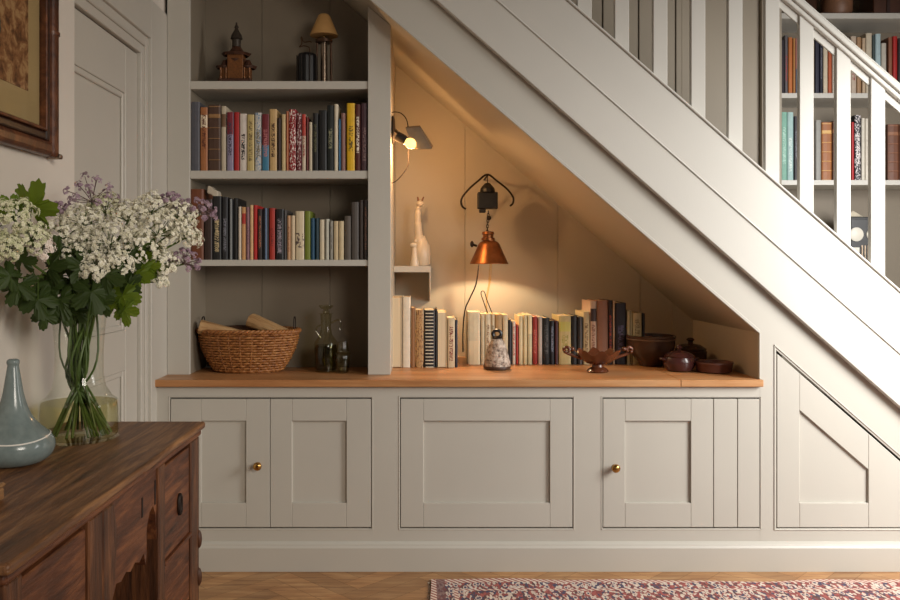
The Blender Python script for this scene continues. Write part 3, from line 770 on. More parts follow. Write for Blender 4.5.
# ================================================================= NICHE THINGS
def plight(name, loc, r, power, c):
    l = bpy.data.lights.new(name, 'POINT'); l.energy = power; l.color = c; l.shadow_soft_size = r
    o = bpy.data.objects.new(name, l); C.objects.link(o); o.location = loc; return o
def wall_lamp():
    y = .25
    o = thing('wall_lamp', 'lit wall lamp with small grey metal shade on the divider side', 'lamp', (xd1, y, Z(130, y)))
    L = lambda px, py, dy=0: (X(px, y + dy) - xd1, dy, Z(py, y + dy) - Z(130, y))
    MB().lathe([(.055, 0), (.055, .006), (.045, .011), (.018, .013)], seg=28).build('backplate', IRON, o, rot=(0, PI/2, 0), smooth=True, loc=(.0005, 0, 0))
    m = MB(); m.tube([L(393, 130), L(397, 132, -.02), L(400, 136.5, -.055)], .0055, 10); m.ball(L(396, 131.5), .009); m.build('arm', SILV, o, smooth=True)
    a, b_ = Vector(L(397, 136, -.055)), Vector(L(406, 141, -.06))
    m = MB(); m.tube([a, a.lerp(b_, .5), b_], [.018, .019, .016], 16); m.build('socket', plain('dark_socket', (60, 52, 46), .4, .5), o, smooth=True)
    m = MB(); d_ = (b_ - a).normalized()
    m.tube([b_, b_ + d_ * .012, b_ + d_ * .024, b_ + d_ * .036, b_ + d_ * .042], [.012, .019, .021, .015, .004], 16)
    m.build('bulb', emit('bulb_glow', (255, 212, 120), 2.2), o, smooth=True)
    plight('wall_lamp_light', P(410, 151, y - .010), .018, 5.0, (1, .56, .24))
    # four-sided shade, open below
    m = MB(); q = [L(405.5, 128.5, -.014), L(420, 127, -.014), L(431.5, 149, -.052), L(413, 150.5, -.052)]
    q2 = [L(405.5, 127, .02), L(420, 125.5, .02), L(433, 146, .06), L(430, 146, .06)]
    A = [Vector(p) for p in q]; Bk = [Vector(p) for p in (q2[0], q2[1], q2[2])]
    f1 = [m.b.verts.new(p) for p in (A[0], A[1], Bk[1], Bk[0])]; m.b.faces.new(f1)
    f2 = [m.b.verts.new(p) for p in (A[1], A[2], Bk[2], Bk[1])]; m.b.faces.new(f2)
    N1, N2 = Vector(L(415, 149.8, -.048)), Vector(L(409, 138, -.03))
    f3 = [m.b.verts.new(p) for p in (A[0], A[1], A[2], N1, N2)]; m.b.faces.new(f3)
    f4 = [m.b.verts.new(p) for p in Bk]; m.b.faces.new(f4)
    s_ = m.build('lamp_shade', plain('grey_tin', (168, 150, 130), .5, .3), o); md = s_.modifiers.new('solid', 'SOLIDIFY'); md.thickness = .0015
    m = MB(); m.tube(smooth_path([L(391.6, 112.5, .01), L(396, 112, .01), L(402, 114, .01), L(407, 121, .012), L(408.5, 135, .03), L(408.5, 152, .03), L(408, 165, .02), L(402, 175, .01), L(396, 181, .005), L(391.8, 183, .0)]), .0022, 6)
    m.build('cord', IRON, o, smooth=True)
wall_lamp()
CER = plain('white_ceramic', (226, 212, 190), .3, 0, .08, 12, .05)
o = thing('figurine', 'tall white ceramic long-necked giraffe-like figurine on the niche shelf', 'figurine', (X(422, .62), .625, zs1 + .0005))
m = MB(); m.lathe([(.030, 0), (.036, .01), (.038, .05), (.034, .085), (.020, .112), (.011, .13)], seg=24); m.build('body', CER, o, smooth=True)
m = MB(); m.tube(smooth_path([(-.008, 0, .06), (-.014, 0, .13), (-.018, 0, .19), (-.017, 0, .24), (-.012, -.004, .262)]), [.022]*8 + [.017]*8 + [.014]*8 + [.011]*9, 14); m.ball((-.008, -.012, .268), .015, 1.15, 1.0, .9)
m.build('neck_and_head', CER, o, smooth=True)
m = MB()
for s_ in (-1, 1): m.tube([(-.008 + s_ * .006, 0, .275), (-.006 + s_ * .013, 0, .298)], [.005, .003], 8)
m.build('horns', plain('ceramic_horn', (150, 104, 76), .4), o, smooth=True)
o = thing('figurine', 'small white ceramic figurine standing before the tall one', 'figurine', (X(414.5, .53), .535, zs1 + .0005))
m = MB(); m.lathe([(.018, 0), (.019, .006), (.013, .03), (.010, .06), (.008, .08)], seg=20); m.ball((-.004, -.004, .088), .012, 1.3, .9, .85); m.ball((.004, 0, .105), .006)
m.build('body', CER, o, smooth=True)
# copper pulley lamp
def copper():
    y = .50
    o = thing('pulley_lamp', 'copper shaded pulley lamp hanging from an iron bow on the niche wall', 'lamp', P(489, 180, y))
    R = P(489, 180, y); L = lambda px, py, dy=0: P(px, py, y + dy) - R
    m = MB(); m.tube(smooth_path([L(466, 209, .06), L(462, 206, .06), L(461.5, 199, .06), L(468, 190, .06), L(478, 181, .06), L(487.5, 174.5, .06), L(497, 181, .06), L(507, 189, .06), L(513, 197, .06), L(513, 203, .06), L(510, 206, .06)]), .0042, 8)
    m.build('bow', IRON, o, smooth=True)
    m = MB(); c = L(487.5, 199, .03); m.box(c.x - .042, c.x + .042, c.y - .02, c.y + .02, c.z - .042, c.z + .028); m.lathe([(.032, c.z + .026), (.03, c.z + .045), (.018, c.z + .058), (.01, c.z + .068)], c.x, c.y, 14)
    m.box(c.x - .035, c.x - .008, c.y - .018, c.y + .018, c.z - .058, c.z - .042)
    m.build('pulley_block', plain('black_iron_block', (44, 40, 34), .5, .4, .5, 60, .5), o, bevel=.004, bseg=2)
    m = MB(); m.tube([L(487.5, 176, .05), L(487.5, 188, .03)], .002, 6)
    a, b_ = L(488.5, 211, .03), L(487, 236, .0)
    for k in range(9):
        p = a.lerp(b_, (k + .5) / 9); r_ = .0075; pts = []
        for q in range(10):
            t_ = 2*PI*q/10; d_ = Vector((math.cos(t_) * .0045, 0, math.sin(t_) * .0085)) if k % 2 else Vector((0, math.cos(t_) * .0045, math.sin(t_) * .0085)); pts.append(p + d_)
        m.tube(pts, .0016, 5, closed=True)
    m.ball(L(489, 218, .02), .010)
    m.build('chain', IRON, o, smooth=True)
    COP = plain('copper', (184, 116, 70), .38, .9, .4, 30, .08)
    c = L(489, 264)
    m = MB(); m.lathe([(.080, c.z), (.078, c.z + .003), (.060, c.z + .042), (.043, c.z + .082), (.037, c.z + .090), (.024, c.z + .096), (.024, c.z + .1)], c.x, c.y, 36, close=False)
    s_ = m.build('lamp_shade', COP, o, smooth=True); md = s_.modifiers.new('solid', 'SOLIDIFY'); md.thickness = .0015
    m = MB(); m.lathe([(.028, c.z + .098), (.028, c.z + .108), (.022, c.z + .11), (.022, c.z + .122), (.026, c.z + .124), (.024, c.z + .134), (.008, c.z + .137)], c.x - .004, c.y, 20)
    m.build('shade_cap', COP, o, smooth=True)
    m = MB(); m.tube([(c.x - .05, c.y, c.z + .075), (c.x - .07, c.y, c.z + .082)], .005, 8); m.ball((c.x - .071, c.y, c.z + .083), .010, .8, 1, 1.4); m.build('side_knob', IRON, o, smooth=True)
    m = MB(); m.tube([(c.x, c.y, c.z + .085), (c.x, c.y, c.z + .075), (c.x, c.y, c.z + .058), (c.x, c.y, c.z + .05)], [.010, .018, .018, .008], 14); m.build('bulb', emit('bulb_glow_warm', (255, 200, 120), 6), o, smooth=True)
    plight('copper_light', R + Vector((c.x, c.y, c.z + .040)), .008, 6.5, (1, .78, .48))
    m = MB(); q_ = L(487.5, 175.5, .06); m.tube([q_, Vector((q_.x, .739 - y, q_.z))], .004, 8); m.build('wall_stay', IRON, o, smooth=True)
    m = MB(); m.tube(smooth_path([L(491, 262, .0), L(489.5, 282, .02), L(486.5, 300, .03), L(487, 316, .04)]), [.006]*8 + [.0045]*8 + [.003]*9, 8)
    m.build('glass_rod', glass('rod_glass', (250, 236, 205)), o, smooth=True)
    m = MB(); m.tube(smooth_path([L(479, 264, .055), L(476, 284, .075), L(470, 298, .08), L(465, 310, .08), L(463, 330, .08), L(463, 352, .08)]), .0032, 6)
    m.tube(smooth_path([L(488, 314, .02), L(484, 303, .04), L(481, 293, .05), L(484, 291.5, .05), L(487, 300, .04), L(492, 313, .02)]), .0022, 6)
    m.build('cord', IRON, o, smooth=True)
copper()
# mottled stone bell pot
o = thing('stone_ornament', 'grey mottled bell-shaped stone pot with black ring on the worktop', 'ornament', (X(497.5, .27), .29, TOP + .0004))
t = NT('mottled_stone'); n = t.noise(t.coord(), 70, 5, .65); t.link(t.ramp(n, [(.35, col((84, 66, 56))), (.5, col((176, 158, 142))), (.62, col((206, 192, 178)))]), t.b.inputs['Base Color']); t.b.inputs['Roughness'].default_value = .6; t.bump(n, .9, .008)
prof = [(.040, 0), (.049, .004), (.053, .014), (.051, .03), (.046, .05), (.041, .072), (.033, .095), (.024, .112), (.018, .12)]
MB().lathe(prof, seg=28).build('body', t.m, o, smooth=True)
MB().lathe([(.045, -.0), (.052, .003), (.0535, .010), (.0525, .014)], seg=28).build('foot', plain('dark_foot', (76, 52, 38), .5), o, smooth=True)
m = MB(); m.lathe([(.019, .118), (.021, .124), (.015, .130)], seg=16)
m.tube([(.016 * math.cos(a), 0, .137 + .014 * math.sin(a)) for a in [2*PI*k/16 for k in range(16)]], .0065, 8, closed=True); m.build('ring_knob', plain('black_rubbery', (24, 22, 24), .35), o, smooth=True)
# scalloped footed dish with scroll handles
BRG = plain('brown_glaze', (112, 60, 36), .25, 0, .45, 25, .15)
o = thing('footed_dish', 'brown footed dish with wavy rim and scrolled handles before the books', 'dish', (X(600, .16), .20, TOP + .0004))
m = MB(); m.lathe([(.038, 0), (.042, .004), (.036, .012), (.022, .020), (.020, .028), (.04, .036)], seg=28)
m.build('foot', BRG, o, smooth=True)
m = MB(); rings = []
for k, (r_, z_) in enumerate([(.02, .030), (.045, .036), (.066, .052), (.084, .076), (.081, .077), (.063, .056), (.04, .042), (.01, .038)]):
    ring = []
    for i in range(72):
        a = 2*PI*i/72; wv = (.010 * math.cos(8 * a)) * (r_ / .084) ** 2
        ring.append(m.b.verts.new(((r_ + wv * .6) * math.cos(a), (r_ + wv * .6) * math.sin(a) * .85, z_ + wv)))
    rings.append(ring)
for k in range(len(rings) - 1):
    for i in range(72): m.b.faces.new((rings[k][i], rings[k][(i+1) % 72], rings[k+1][(i+1) % 72], rings[k+1][i]))
m.build('bowl', BRG, o, smooth=True)
for s_ in (-1, 1):
    m = MB(); m.tube(smooth_path([(s_ * .06, 0, .05), (s_ * .09, 0, .062), (s_ * .118, 0, .072), (s_ * .13, -.002, .086), (s_ * .118, -.004, .095), (s_ * .108, -.006, .086), (s_ * .114, -.008, .079)]), .006, 10)
    m.ball((s_ * .098, -.006, .088), .009); m.ball((s_ * .125, -.006, .078), .008)
    m.build('handle', BRG, o, smooth=True)
# large bowl
BRB = plain('dark_brown_glaze', (78, 52, 38), .22, 0, .4, 18, .1)
o = thing('bowl', 'large dark brown glazed bowl on the worktop right of the books', 'bowl', (X(651, .4), .40, TOP + .0004))
m = MB(); m.lathe([(.045, 0), (.048, .006), (.055, .02), (.085, .055), (.094, .085), (.094, .108), (.097, .112), (.098, .122), (.092, .124), (.088, .112), (.080, .07), (.05, .028), (.01, .022)], seg=40); m.build('body', BRB, o, smooth=True)
MB().lathe([(.0955, .104), (.0985, .108), (.0955, .112)], seg=40).build('rim_band', plain('rim_glaze', (110, 80, 60), .3), o, smooth=True)
# casserole pot with lid
MAR = plain('maroon_glaze', (84, 44, 40), .25, 0, .4, 20, .1)
o = thing('casserole_pot', 'small round maroon lidded pot with side lugs on the worktop', 'pot', (X(682, .2), .235, TOP + .0004))
MB().lathe([(.040, 0), (.050, .004), (.058, .022), (.058, .042), (.052, .056)], seg=32).build('body', MAR, o, smooth=True)
m = MB(); m.lathe([(.054, .054), (.057, .058), (.046, .068), (.022, .076), (.006, .078)], seg=32); m.lathe([(.006, .076), (.007, .084), (.012, .09), (.008, .098), (.002, .1)], seg=16); m.build('lid', MAR, o, smooth=True)
for s_ in (-1, 1):
    m = MB(); m.tube(smooth_path([(s_ * .054, -.014, .044), (s_ * .070, -.01, .047), (s_ * .070, .01, .047), (s_ * .054, .014, .044)]), .005, 8); m.build('lug', MAR, o, smooth=True)
# flat round pans
TER = plain('terracotta_dark', (112, 62, 46), .5, 0, .35, 20, .2)
o = thing('serving_dish', 'low dark terracotta round dish at right end of the worktop', 'dish', (X(714, .2), .2, TOP + .0004))
m = MB(); m.lathe([(.058, 0), (.064, .004), (.068, .03), (.071, .034), (.070, .040), (.064, .038), (.060, .012), (.01, .008)], seg=36); m.build('body', TER, o, smooth=True)
o = thing('lidded_dish', 'dark lidded pot behind the small maroon pot in the corner', 'pot', (X(692, .45), .47, TOP + .0004))
m = MB(); m.lathe([(.055, 0), (.062, .004), (.066, .05), (.060, .058)], seg=32); m.build('body', BRB, o, smooth=True)
m = MB(); m.lathe([(.062, .056), (.064, .062), (.04, .078), (.01, .084), (.010, .092), (.017, .099), (.010, .106), (.002, .107)], seg=32); m.build('lid', BRB, o, smooth=True)
# ================================================================= UPPER RIGHT THINGS
o = thing('mantel_clock', 'black box clock with round white dials seen between the balusters', 'clock', (X(866, .95), 1.0, US[3] + .0005))
MB().box(-.066, .066, -.02, .10, 0, .345).build('case', plain('black_case', (26, 24, 24), .4), o, bevel=.003)
m = MB(); m.box(-.058, .058, -.026, -.0205, .015, .335); m.build('front_plate', plain('dark_plate', (34, 32, 32), .35), o, bevel=.002)
DIAL = plain('white_dial', (236, 230, 216), .4, 0, .05, bump=0)
for dx in (-.034, .04):
    m = MB(); m.lathe([(.033 if dx < 0 else .026, 0), (.033 if dx < 0 else .026, .004), (.029 if dx < 0 else .022, .006)], seg=32); m.build('dial', DIAL, o, loc=(dx, -.0265, .262), rot=(PI/2, 0, 0), smooth=True)
m = MB()
for k in range(5): m.box(-.01 + k * .014, -.004 + k * .014, -.030, -.0262, .06, .21)
m.build('grille', SILV, o)
MB().box(-.058, -.02, -.030, -.0262, .10, .20).build('label_plate', DIAL, o)
m = MB(); m.prism([(-.06, 0), (.02, 0), (.0, .012), (-.03, .03), (-.05, .02)], 'y', -.01, .05)
tag(m.build('crumpled_paper', plain('ivory_paper', (226, 214, 190), .8), loc=(X(864, .95), 1.0, US[3] + .3465), bevel=.003), 'crumpled ivory paper lying on top of the black clock', 'paper')
LEA = plain('dark_leather', (92, 54, 36), .45, 0, .5, 14, .3)
for px_, w_, h_, lab, nm, cat, mt in ((806, .055, .14, 'dark round pot on the top shelf beyond the handrail', 'pot', 'pot', BRB), (838, .07, .16, 'tan leather jar with dark rim on the topmost shelf', 'jar', 'jar', plain('tan_leather', (150, 104, 74), .5, 0, .4, 14, .3))):
    o = thing(nm, lab, cat, (X(px_, 1.03), 1.045, US[0] + .0005))
    MB().lathe([(w_ * .7, 0), (w_, .03), (w_, h_ * .7), (w_ * .7, h_)], seg=28).build('body', mt, o, smooth=True)
    MB().lathe([(w_ * .6, h_ - .002), (w_ * .74, h_ + .004), (w_ * .7, h_ + .014)], seg=28).build('rim', IRON, o, smooth=True)
o = thing('case', 'dark brown leather case on topmost shelf behind the handrail', 'case', (X(890, 1.03), 1.03, US[0] + .0005))
MB().box(-.11, .13, -.06, .08, 0, .15).build('body', LEA, o, bevel=.008, bseg=2)
m = MB(); m.box(-.112, .132, -.063, -.0605, .09, .1); m.box(-.05, -.035, -.0645, -.0605, .0, .15); m.box(.06, .075, -.0645, -.0605, .0, .15); m.build('straps', plain('strap_leather', (60, 34, 24), .5), o)
# ================================================================= PICTURE
pf = thing('framed_picture', 'antique picture in dark turned wood frame hanging on left wall', 'picture', (PW, -1.2, 1.35))
FW = wood('frame_wood', (52, 26, 14), (96, 52, 30), (140, 84, 50), (14, 14, 14), .35, .3); FWD = wood('frame_wood_dark', (30, 16, 12), (50, 26, 18), (66, 36, 24), (14, 14, 14), .3, .2)
ye = -.944 + 1.2; y0_ = -.62; zt_ = .85      # right end of frame (far), local
def ring_frame(x0, x1, a, b_, mat, nm, bev):
    m = MB(); m.box(x0, x1, ye - b_, ye - a, a, zt_ - a); m.box(x0, x1, y0_ + a, y0_ + b_, a, zt_ - a)
    m.box(x0, x1, y0_ + b_, ye - b_, a, b_); m.box(x0, x1, y0_ + b_, ye - b_, zt_ - b_, zt_ - a)
    m.build(nm, mat, pf, bevel=bev, bseg=3)
ring_frame(.001, .030, 0, .036, FW, 'outer_frame', .011); ring_frame(.001, .022, .036, .058, FWD, 'inner_frame', .006); ring_frame(.001, .026, .058, .066, FW, 'slip', .003)
m = MB()
for zz in (.30, .62): m.tube([(.017, ye - .018, zz - .004), (.017, ye - .018, zz + .004)], .0185, 16)
m.build('turned_rings', FW, pf, smooth=True)
MB().box(.002, .036, ye - .014, ye + .002, -.002, .010).build('corner_cap', SILV, pf, bevel=.003)
t = NT('picture_art'); n = t.noise(t.coord((1, 1, 1)), 30, 5, .7, .4); n2 = t.noise(t.coord(), 9, 2)
art = t.ramp(n, [(.36, col((96, 62, 40))), (.5, col((158, 108, 70))), (.6, col((196, 156, 110)))])
art = t.mix(t.math('GREATER_THAN', n2, .55), art, t.ramp(n, [(.4, col((52, 62, 66))), (.6, col((112, 116, 104)))]))
t.link(art, t.b.inputs['Base Color']); t.b.inputs['Roughness'].default_value = .6
MB().box(.001, .008, y0_ + .06, ye - .06, .06, zt_ - .06).build('mount', plain('ochre_mount', (206, 178, 128), .7, 0, .15, 8, 0), pf)
MB().box(.008, .0095, y0_ + .14, ye - .125, .14, zt_ - .14).build('artwork', t.m, pf)
MB().box(.012, .0135, y0_ + .06, ye - .06, .06, zt_ - .06).build('glazing', glass('picture_glass', (252, 252, 250), .12), pf)
# ================================================================= SIDEBOARD
def sideboard():
    ST = .69
    sb = thing('sideboard', 'old dark carved oak sideboard with drawers and arched kneehole on left', 'sideboard', (0, 0, 0))
    xb0, xf = PW + .004, -.555
    ya, yb = -1.878, -.846
    m = MB(); m.box(xb0, -.549, ya, yb, ST - .018, ST)
    # irregular worn front edge
    m.build('top', OLDTOP, sb, bevel=.007, bseg=3)
    m = MB(); m.box(xb0 + .004, -.558, ya + .01, yb - .008, ST - .034, ST - .0185); m.build('top_moulding', OLDWOOD, sb, bevel=.005, bseg=2)
    F0 = xf - .01       # frame front plane
    def yy(px): return .555 * 840 / (420 - px) - 3
    posts = [(ya + .015, yy(27)), (yy(93), yy(106)), (yy(162), yy(168)), (yy(194), yy(201.5))]
    for a, b_ in posts:
        m = MB(); m.box(F0 - .04, F0 + .004, a, b_, .0, ST - .034); m.build('post', OLDWOODV, sb, bevel=.003)
    for a, b_ in (posts[0], posts[3]):
        m = MB(); m.box(xb0, xb0 + .04, a, b_, 0, ST - .034); m.build('post', OLDWOODV, sb, bevel=.003)
    zc = ST - .034
    m = MB(); m.box(xb0 + .04, F0 - .04, posts[3][0] + .01, posts[3][1] - .01, .12, zc); m.build('end_panel', OLDWOODV, sb, bevel=.001)
    m = MB(); m.box(xb0 + .04, F0 - .04, posts[0][0] + .01, posts[0][0] + .03, .12, zc); m.build('end_panel', OLDWOODV, sb, bevel=.001)
    m = MB(); m.box(xb0, xb0 + .012, posts[0][1], posts[3][0], .12, zc); m.build('back_panel', OLDWOODV, sb)
    # right drawer stack
    a, b_ = posts[2][1] + .003, posts[3][0] - .003
    def drawer(a, b_, z0, z1, nm='drawer'):
        r = MB().box(F0 - .25, F0 - .001, a, b_, z0, z1).build(nm, OLDWOOD, sb, bevel=.0025)
        return r
    d_ = drawer(a, b_, .435, zc - .012, 'cupboard_door')
    m = MB(); zc_ = .529; yc = -3 + .555 * 840 / (420 - 183.4)
    m.tube([(F0 + .002, yc + .010 * math.cos(t_), zc_ + .022 * math.sin(t_)) for t_ in [2*PI*k/20 for k in range(20)]], .0045, 8, closed=True)
    m.build('escutcheon', IRON, d_, smooth=True)
    drawer(a, b_, .27, .425); drawer(a, b_, .10, .26)
    m = MB(); m.box(F0 - .02, F0 + .006, posts[2][1], posts[3][0], .4255, .4345); m.build('rail', OLDWOOD, sb, bevel=.002)
    # left drawer stack
    a, b_ = posts[0][1] + .003, posts[1][0] - .003
    drawer(a, b_, .36, zc - .012); drawer(a, b_, .10, .35)
    # kneehole apron with scalloped arch
    a, b_ = posts[1][1], posts[2][0]
    pts = [(a, zc), (a, .33)]
    arc = [(.04, .36), (.07, .405), (.10, .43)]
    ln = b_ - a
    xs_ = [0.06, .12, .18, .26, .34, .42, .50, .58, .66, .74]
    for i, u in enumerate(xs_):
        zz = .37 + .122 * math.sin(min(u / .30, 1) * PI / 2)
        pts.append((a + u * ln, zz + (.006 if i % 2 else -.003)))
    pts += [(a + .78 * ln, .47), (a + .80 * ln, .49), (a + .80 * ln, .545), (a + .86 * ln, .572), (a + .93 * ln, .578), (a + .97 * ln, .56), (b_, .50), (b_, zc)]
    m = MB(); m.prism(pts, 'x', F0 - .022, F0 - .002); m.build('apron', OLDWOOD, sb)
    m = MB()
    for px_, z0, z1 in ((117, .56, .61), (148, .575, .615), (160.5, .578, .63)):
        y_ = yy(px_); m.box(F0 - .003, F0 - .0012, y_ - .004, y_ + .004, z0, z1)
    m.build('slots', plain('shadow_slot', (18, 10, 8), .8, bump=0), sb)
    m = MB(); m.prism([(a + .0, .42), (a + .03, .45), (a + .06, .52), (a + .07, .6), (a + .05, zc), (a, zc)], 'x', F0 - .002, F0 + .006); m.build('carved_bracket', OLDWOODV, sb, bevel=.003)
    # inner sides of kneehole
    m = MB(); m.box(xb0 + .012, F0 - .022, a - .012, a, .1, zc); m.build('partition', OLDWOODV, sb); MB().box(xb0 + .012, F0 - .03, b_ + .001, b_ + .013, .1, zc).build('partition', OLDWOODV, sb)
    m = MB(); m.box(xb0 + .012, F0 - .26, posts[0][1], a - .012, .09, .1); m.box(xb0 + .012, F0 - .0, b_, posts[3][0], .07, .098); m.box(xb0 + .012, F0, posts[0][1], a, .07, .098); m.build('bottom_board', OLDWOOD, sb, bevel=.001)
    # small carved knobs on the far post
    m = MB()
    for z_ in (.395, .30): m.ball((F0 + .004, posts[3][1] - .004, z_), .012, .7, .8, 2.0)
    m.build('carved_boss', OLDWOODV, sb, smooth=True)
    return ST
ST = sideboard()
# blue bottle vase
o = thing('bottle_vase', 'grey-blue teardrop bottle vase with white line on the sideboard', 'vase', (-.822, -1.303, ST + .0005))
o.scale = (.94, .94, .985)
t = NT('celadon_glaze'); n = t.noise(t.coord(), 60, 4); t.link(t.mix(n, col((100, 114, 114)), col((138, 150, 148))), t.b.inputs['Base Color']); t.b.inputs['Roughness'].default_value = .18
vp = [(.045, 0), (.062, .003), (.078, .016), (.084, .032), (.082, .046), (.072, .060), (.054, .076), (.040, .092), (.030, .112), (.022, .138), (.017, .165), (.013, .19), (.0115, .2), (.013, .204), (.0125, .21), (.008, .213)]
pts2 = smooth_path([(a, 0, b) for a, b in vp], 3)
MB().lathe([(max(p.x, .001), p.z) for p in pts2], seg=48).build('body', t.m, o, smooth=True)
m = MB(); pts = []
for i in range(64):
    a = 2*PI*i/64; zz = .054 + .004 * math.sin(a * 2 + .6)
    # radius of the profile at zz
    for k in range(len(pts2) - 1):
        if pts2[k].z <= zz <= pts2[k+1].z:
            f = (zz - pts2[k].z) / (pts2[k+1].z - pts2[k].z); r_ = pts2[k].x * (1 - f) + pts2[k+1].x * f
    pts.append((r_ * math.cos(a), r_ * math.sin(a), zz))
m.tube(pts, .0016, 6, closed=True); m.build('white_line', plain('white_glaze', (244, 240, 232), .3, 0, .05), o, smooth=True)
# small object at the left edge
o = thing('box', 'edge of a small tan wooden box on the sideboard near corner', 'box', (-.79, -1.62, ST + .0005))
XB = None
MB().box(-.08, .083, -.05, .05, 0, .022).build('body', wood('tan_box', (120, 84, 52), (160, 118, 78), (180, 140, 98), (3, 20, 20), .5), o, bevel=.003)
MB().box(-.082, .085, -.052, .052, .0222, .03).build('lid', wood('tan_box_lid', (110, 76, 46), (150, 110, 70), (170, 130, 88), (3, 20, 20), .5), o, bevel=.003)
# glass vase
VX, VY = -.785, -1.065
o = thing('flower_vase', 'clear glass flask vase with water holding flower stems on the sideboard', 'vase', (VX, VY, ST + .0005))
vpr = [(.083, 0), (.087, .004), (.088, .03), (.087, .07), (.085, .088), (.072, .098), (.058, .12), (.053, .15), (.053, .2), (.056, .25), (.062, .30), (.066, .325)]
CG = glass('vase_glass', (248, 250, 246))
m = MB(); m.lathe(vpr, seg=48, close=False); m.lathe([(.083, .0005), (.0, .003)], seg=48, close=False)
m.lathe([(.064, .324), (.067, .327), (.0665, .323)], seg=48, close=False)
m.build('body', CG, o, smooth=True)
m = MB(); m.lathe([(.0795, .006), (.084, .01), (.085, .03), (.084, .07), (.082, .0845), (.0, .085)], seg=40, close=False); m.build('water', glass('green_water', (240, 236, 206), .5), o, smooth=True)
# ================================================================= FLOWERS
STEMM = plain('green_stem', (92, 116, 48), .45, 0, .35, 60, .1); 
def leafmat(name, a, b_):
    t = NT(name); n = t.noise(t.coord(), 22, 4); t.link(t.mix(n, col(a), col(b_)), t.b.inputs['Base Color']); t.b.inputs['Roughness'].default_value = .6
    t.b.inputs['Subsurface Weight'].default_value = 0
    tl = t.node('ShaderNodeBsdfTranslucent'); tl.inputs[0].default_value = col(tuple(min(255, v * 1.3) for v in a)); mx = t.node('ShaderNodeMixShader'); mx.inputs[0].default_value = .3
    t.link(t.b.outputs[0], mx.inputs[1]); t.link(tl.outputs[0], mx.inputs[2]); t.link(mx.outputs[0], t.n['Material Output'].inputs[0]); return t.m
LEAFD = leafmat('leaf_dark', (64, 84, 28), (34, 50, 14)); LEAFB = leafmat('leaf_bright', (112, 134, 30), (70, 96, 24))
def petalmat(name, a, b_):
    t = NT(name); n = t.noise(t.coord(), 120, 2); t.link(t.ramp(n, [(.35, col(a)), (.65, col(b_))]), t.b.inputs['Base Color']); t.b.inputs['Roughness'].default_value = .7; return t.m
PW1 = petalmat('white_petals', (226, 222, 196), (250, 246, 232)); PW2 = petalmat('pink_white_petals', (240, 224, 212), (250, 242, 234)); PL = petalmat('lilac_petals', (150, 122, 140), (190, 166, 178))
PCR = petalmat('greenish_white_petals', (200, 204, 160), (236, 232, 206))
WA = Vector((VX, VY, ST + .17))
def stem_pts(tgt, i):
    a = random.uniform(0, 2*PI); r_ = random.uniform(.052, .076)
    base = Vector((VX + r_ * math.cos(a), VY + r_ * math.sin(a), ST + .012))
    waist = WA + Vector((-math.cos(a) * random.uniform(0, .042), -math.sin(a) * random.uniform(0, .042), random.uniform(-.02, .02)))
    d_ = (tgt - WA); rimp = Vector((VX, VY, ST + .32)) + Vector((d_.x, d_.y, 0)).normalized() * random.uniform(.02, .05)
    return smooth_path([base, base.lerp(waist, .5) + Vector((0, 0, .0)), waist, rimp, rimp.lerp(tgt, .55) + Vector((0, 0, .012)), tgt], 5)
def floret(m, c, nrm, r_):
    n = nrm.normalized(); u = n.cross(Vector((.3, .9, .2))).normalized(); v = n.cross(u); ph = random.uniform(0, 6)
    for k in range(5):
        a = ph + 2*PI*k/5; d1_ = u * math.cos(a) + v * math.sin(a); s1 = u * math.cos(a + .55) + v * math.sin(a + .55); s2 = u * math.cos(a - .55) + v * math.sin(a - .55)
        vs = [m.b.verts.new(p) for p in (c, c + s1 * r_ * .75 + n * r_ * .25, c + d1_ * r_ + n * r_ * .1, c + s2 * r_ * .75 + n * r_ * .25)]
        m.b.faces.new(vs)
    m.ball(c + n * r_ * .15, r_ * .28, sub=1)
def umbel(px, py, rpx, y, mat, label, dens=1.0, open_=False, name='white_flower'):
    tgt = P(px, py + rpx * .5, y); R_ = rpx * (y + 3) / 840 * (1.12 if not open_ else .9)
    root = thing(name, label, 'flower', tgt, group='white flowers in the glass vase' if not open_ else 'lilac flowers in the glass vase')
    m = MB(); m.tube([p - tgt for p in stem_pts(tgt, 0)], .0028 if not open_ else .0022, 6); m.build('stem', STEMM, root, smooth=True)
    m = MB(); rays = MB(); hub = Vector((0, 0, 0)); axis = (tgt - WA).normalized(); axis = (axis + Vector((0, -.25, .4))).normalized()
    nc = int(17 if not open_ else 17)
    for k in range(nc):
        f = (k + .5) / nc; phi = k * 2.39996; th = math.acos(1 - f * 1.15)
        u = axis.cross(Vector((0, 1, 0))).normalized(); v = axis.cross(u)
        d_ = (axis * math.cos(th) + (u * math.cos(phi) + v * math.sin(phi)) * math.sin(th)).normalized()
        L_ = R_ * (random.uniform(.85, 1.2) if not open_ else random.uniform(1.1, 1.5)); c = hub + d_ * L_
        rays.tube([hub, hub.lerp(c, .5) + Vector((0, 0, .002)), c], .0009, 4)
        nf = int((14 if not open_ else 15) * dens); cr = R_ * (.36 if not open_ else .24)
        for q in range(nf):
            dv = Vector((random.gauss(0, 1), random.gauss(0, 1), random.gauss(0, 1))).normalized()
            if dv.dot(d_) < -.3: dv = -dv
            cc = c + dv * cr * random.uniform(.6, 1.15); wx = (tgt + cc).x
            if wx < PW + .008: cc.x = PW + .008 - tgt.x
            floret(m, cc, dv + d_ * .4, random.uniform(.0042, .006) if not open_ else random.uniform(.0032, .0044))
    m.build('florets', mat, root); rays.build('rays', STEMM if not open_ else plain('purple_ray', (126, 104, 100), .5), root)
    return root
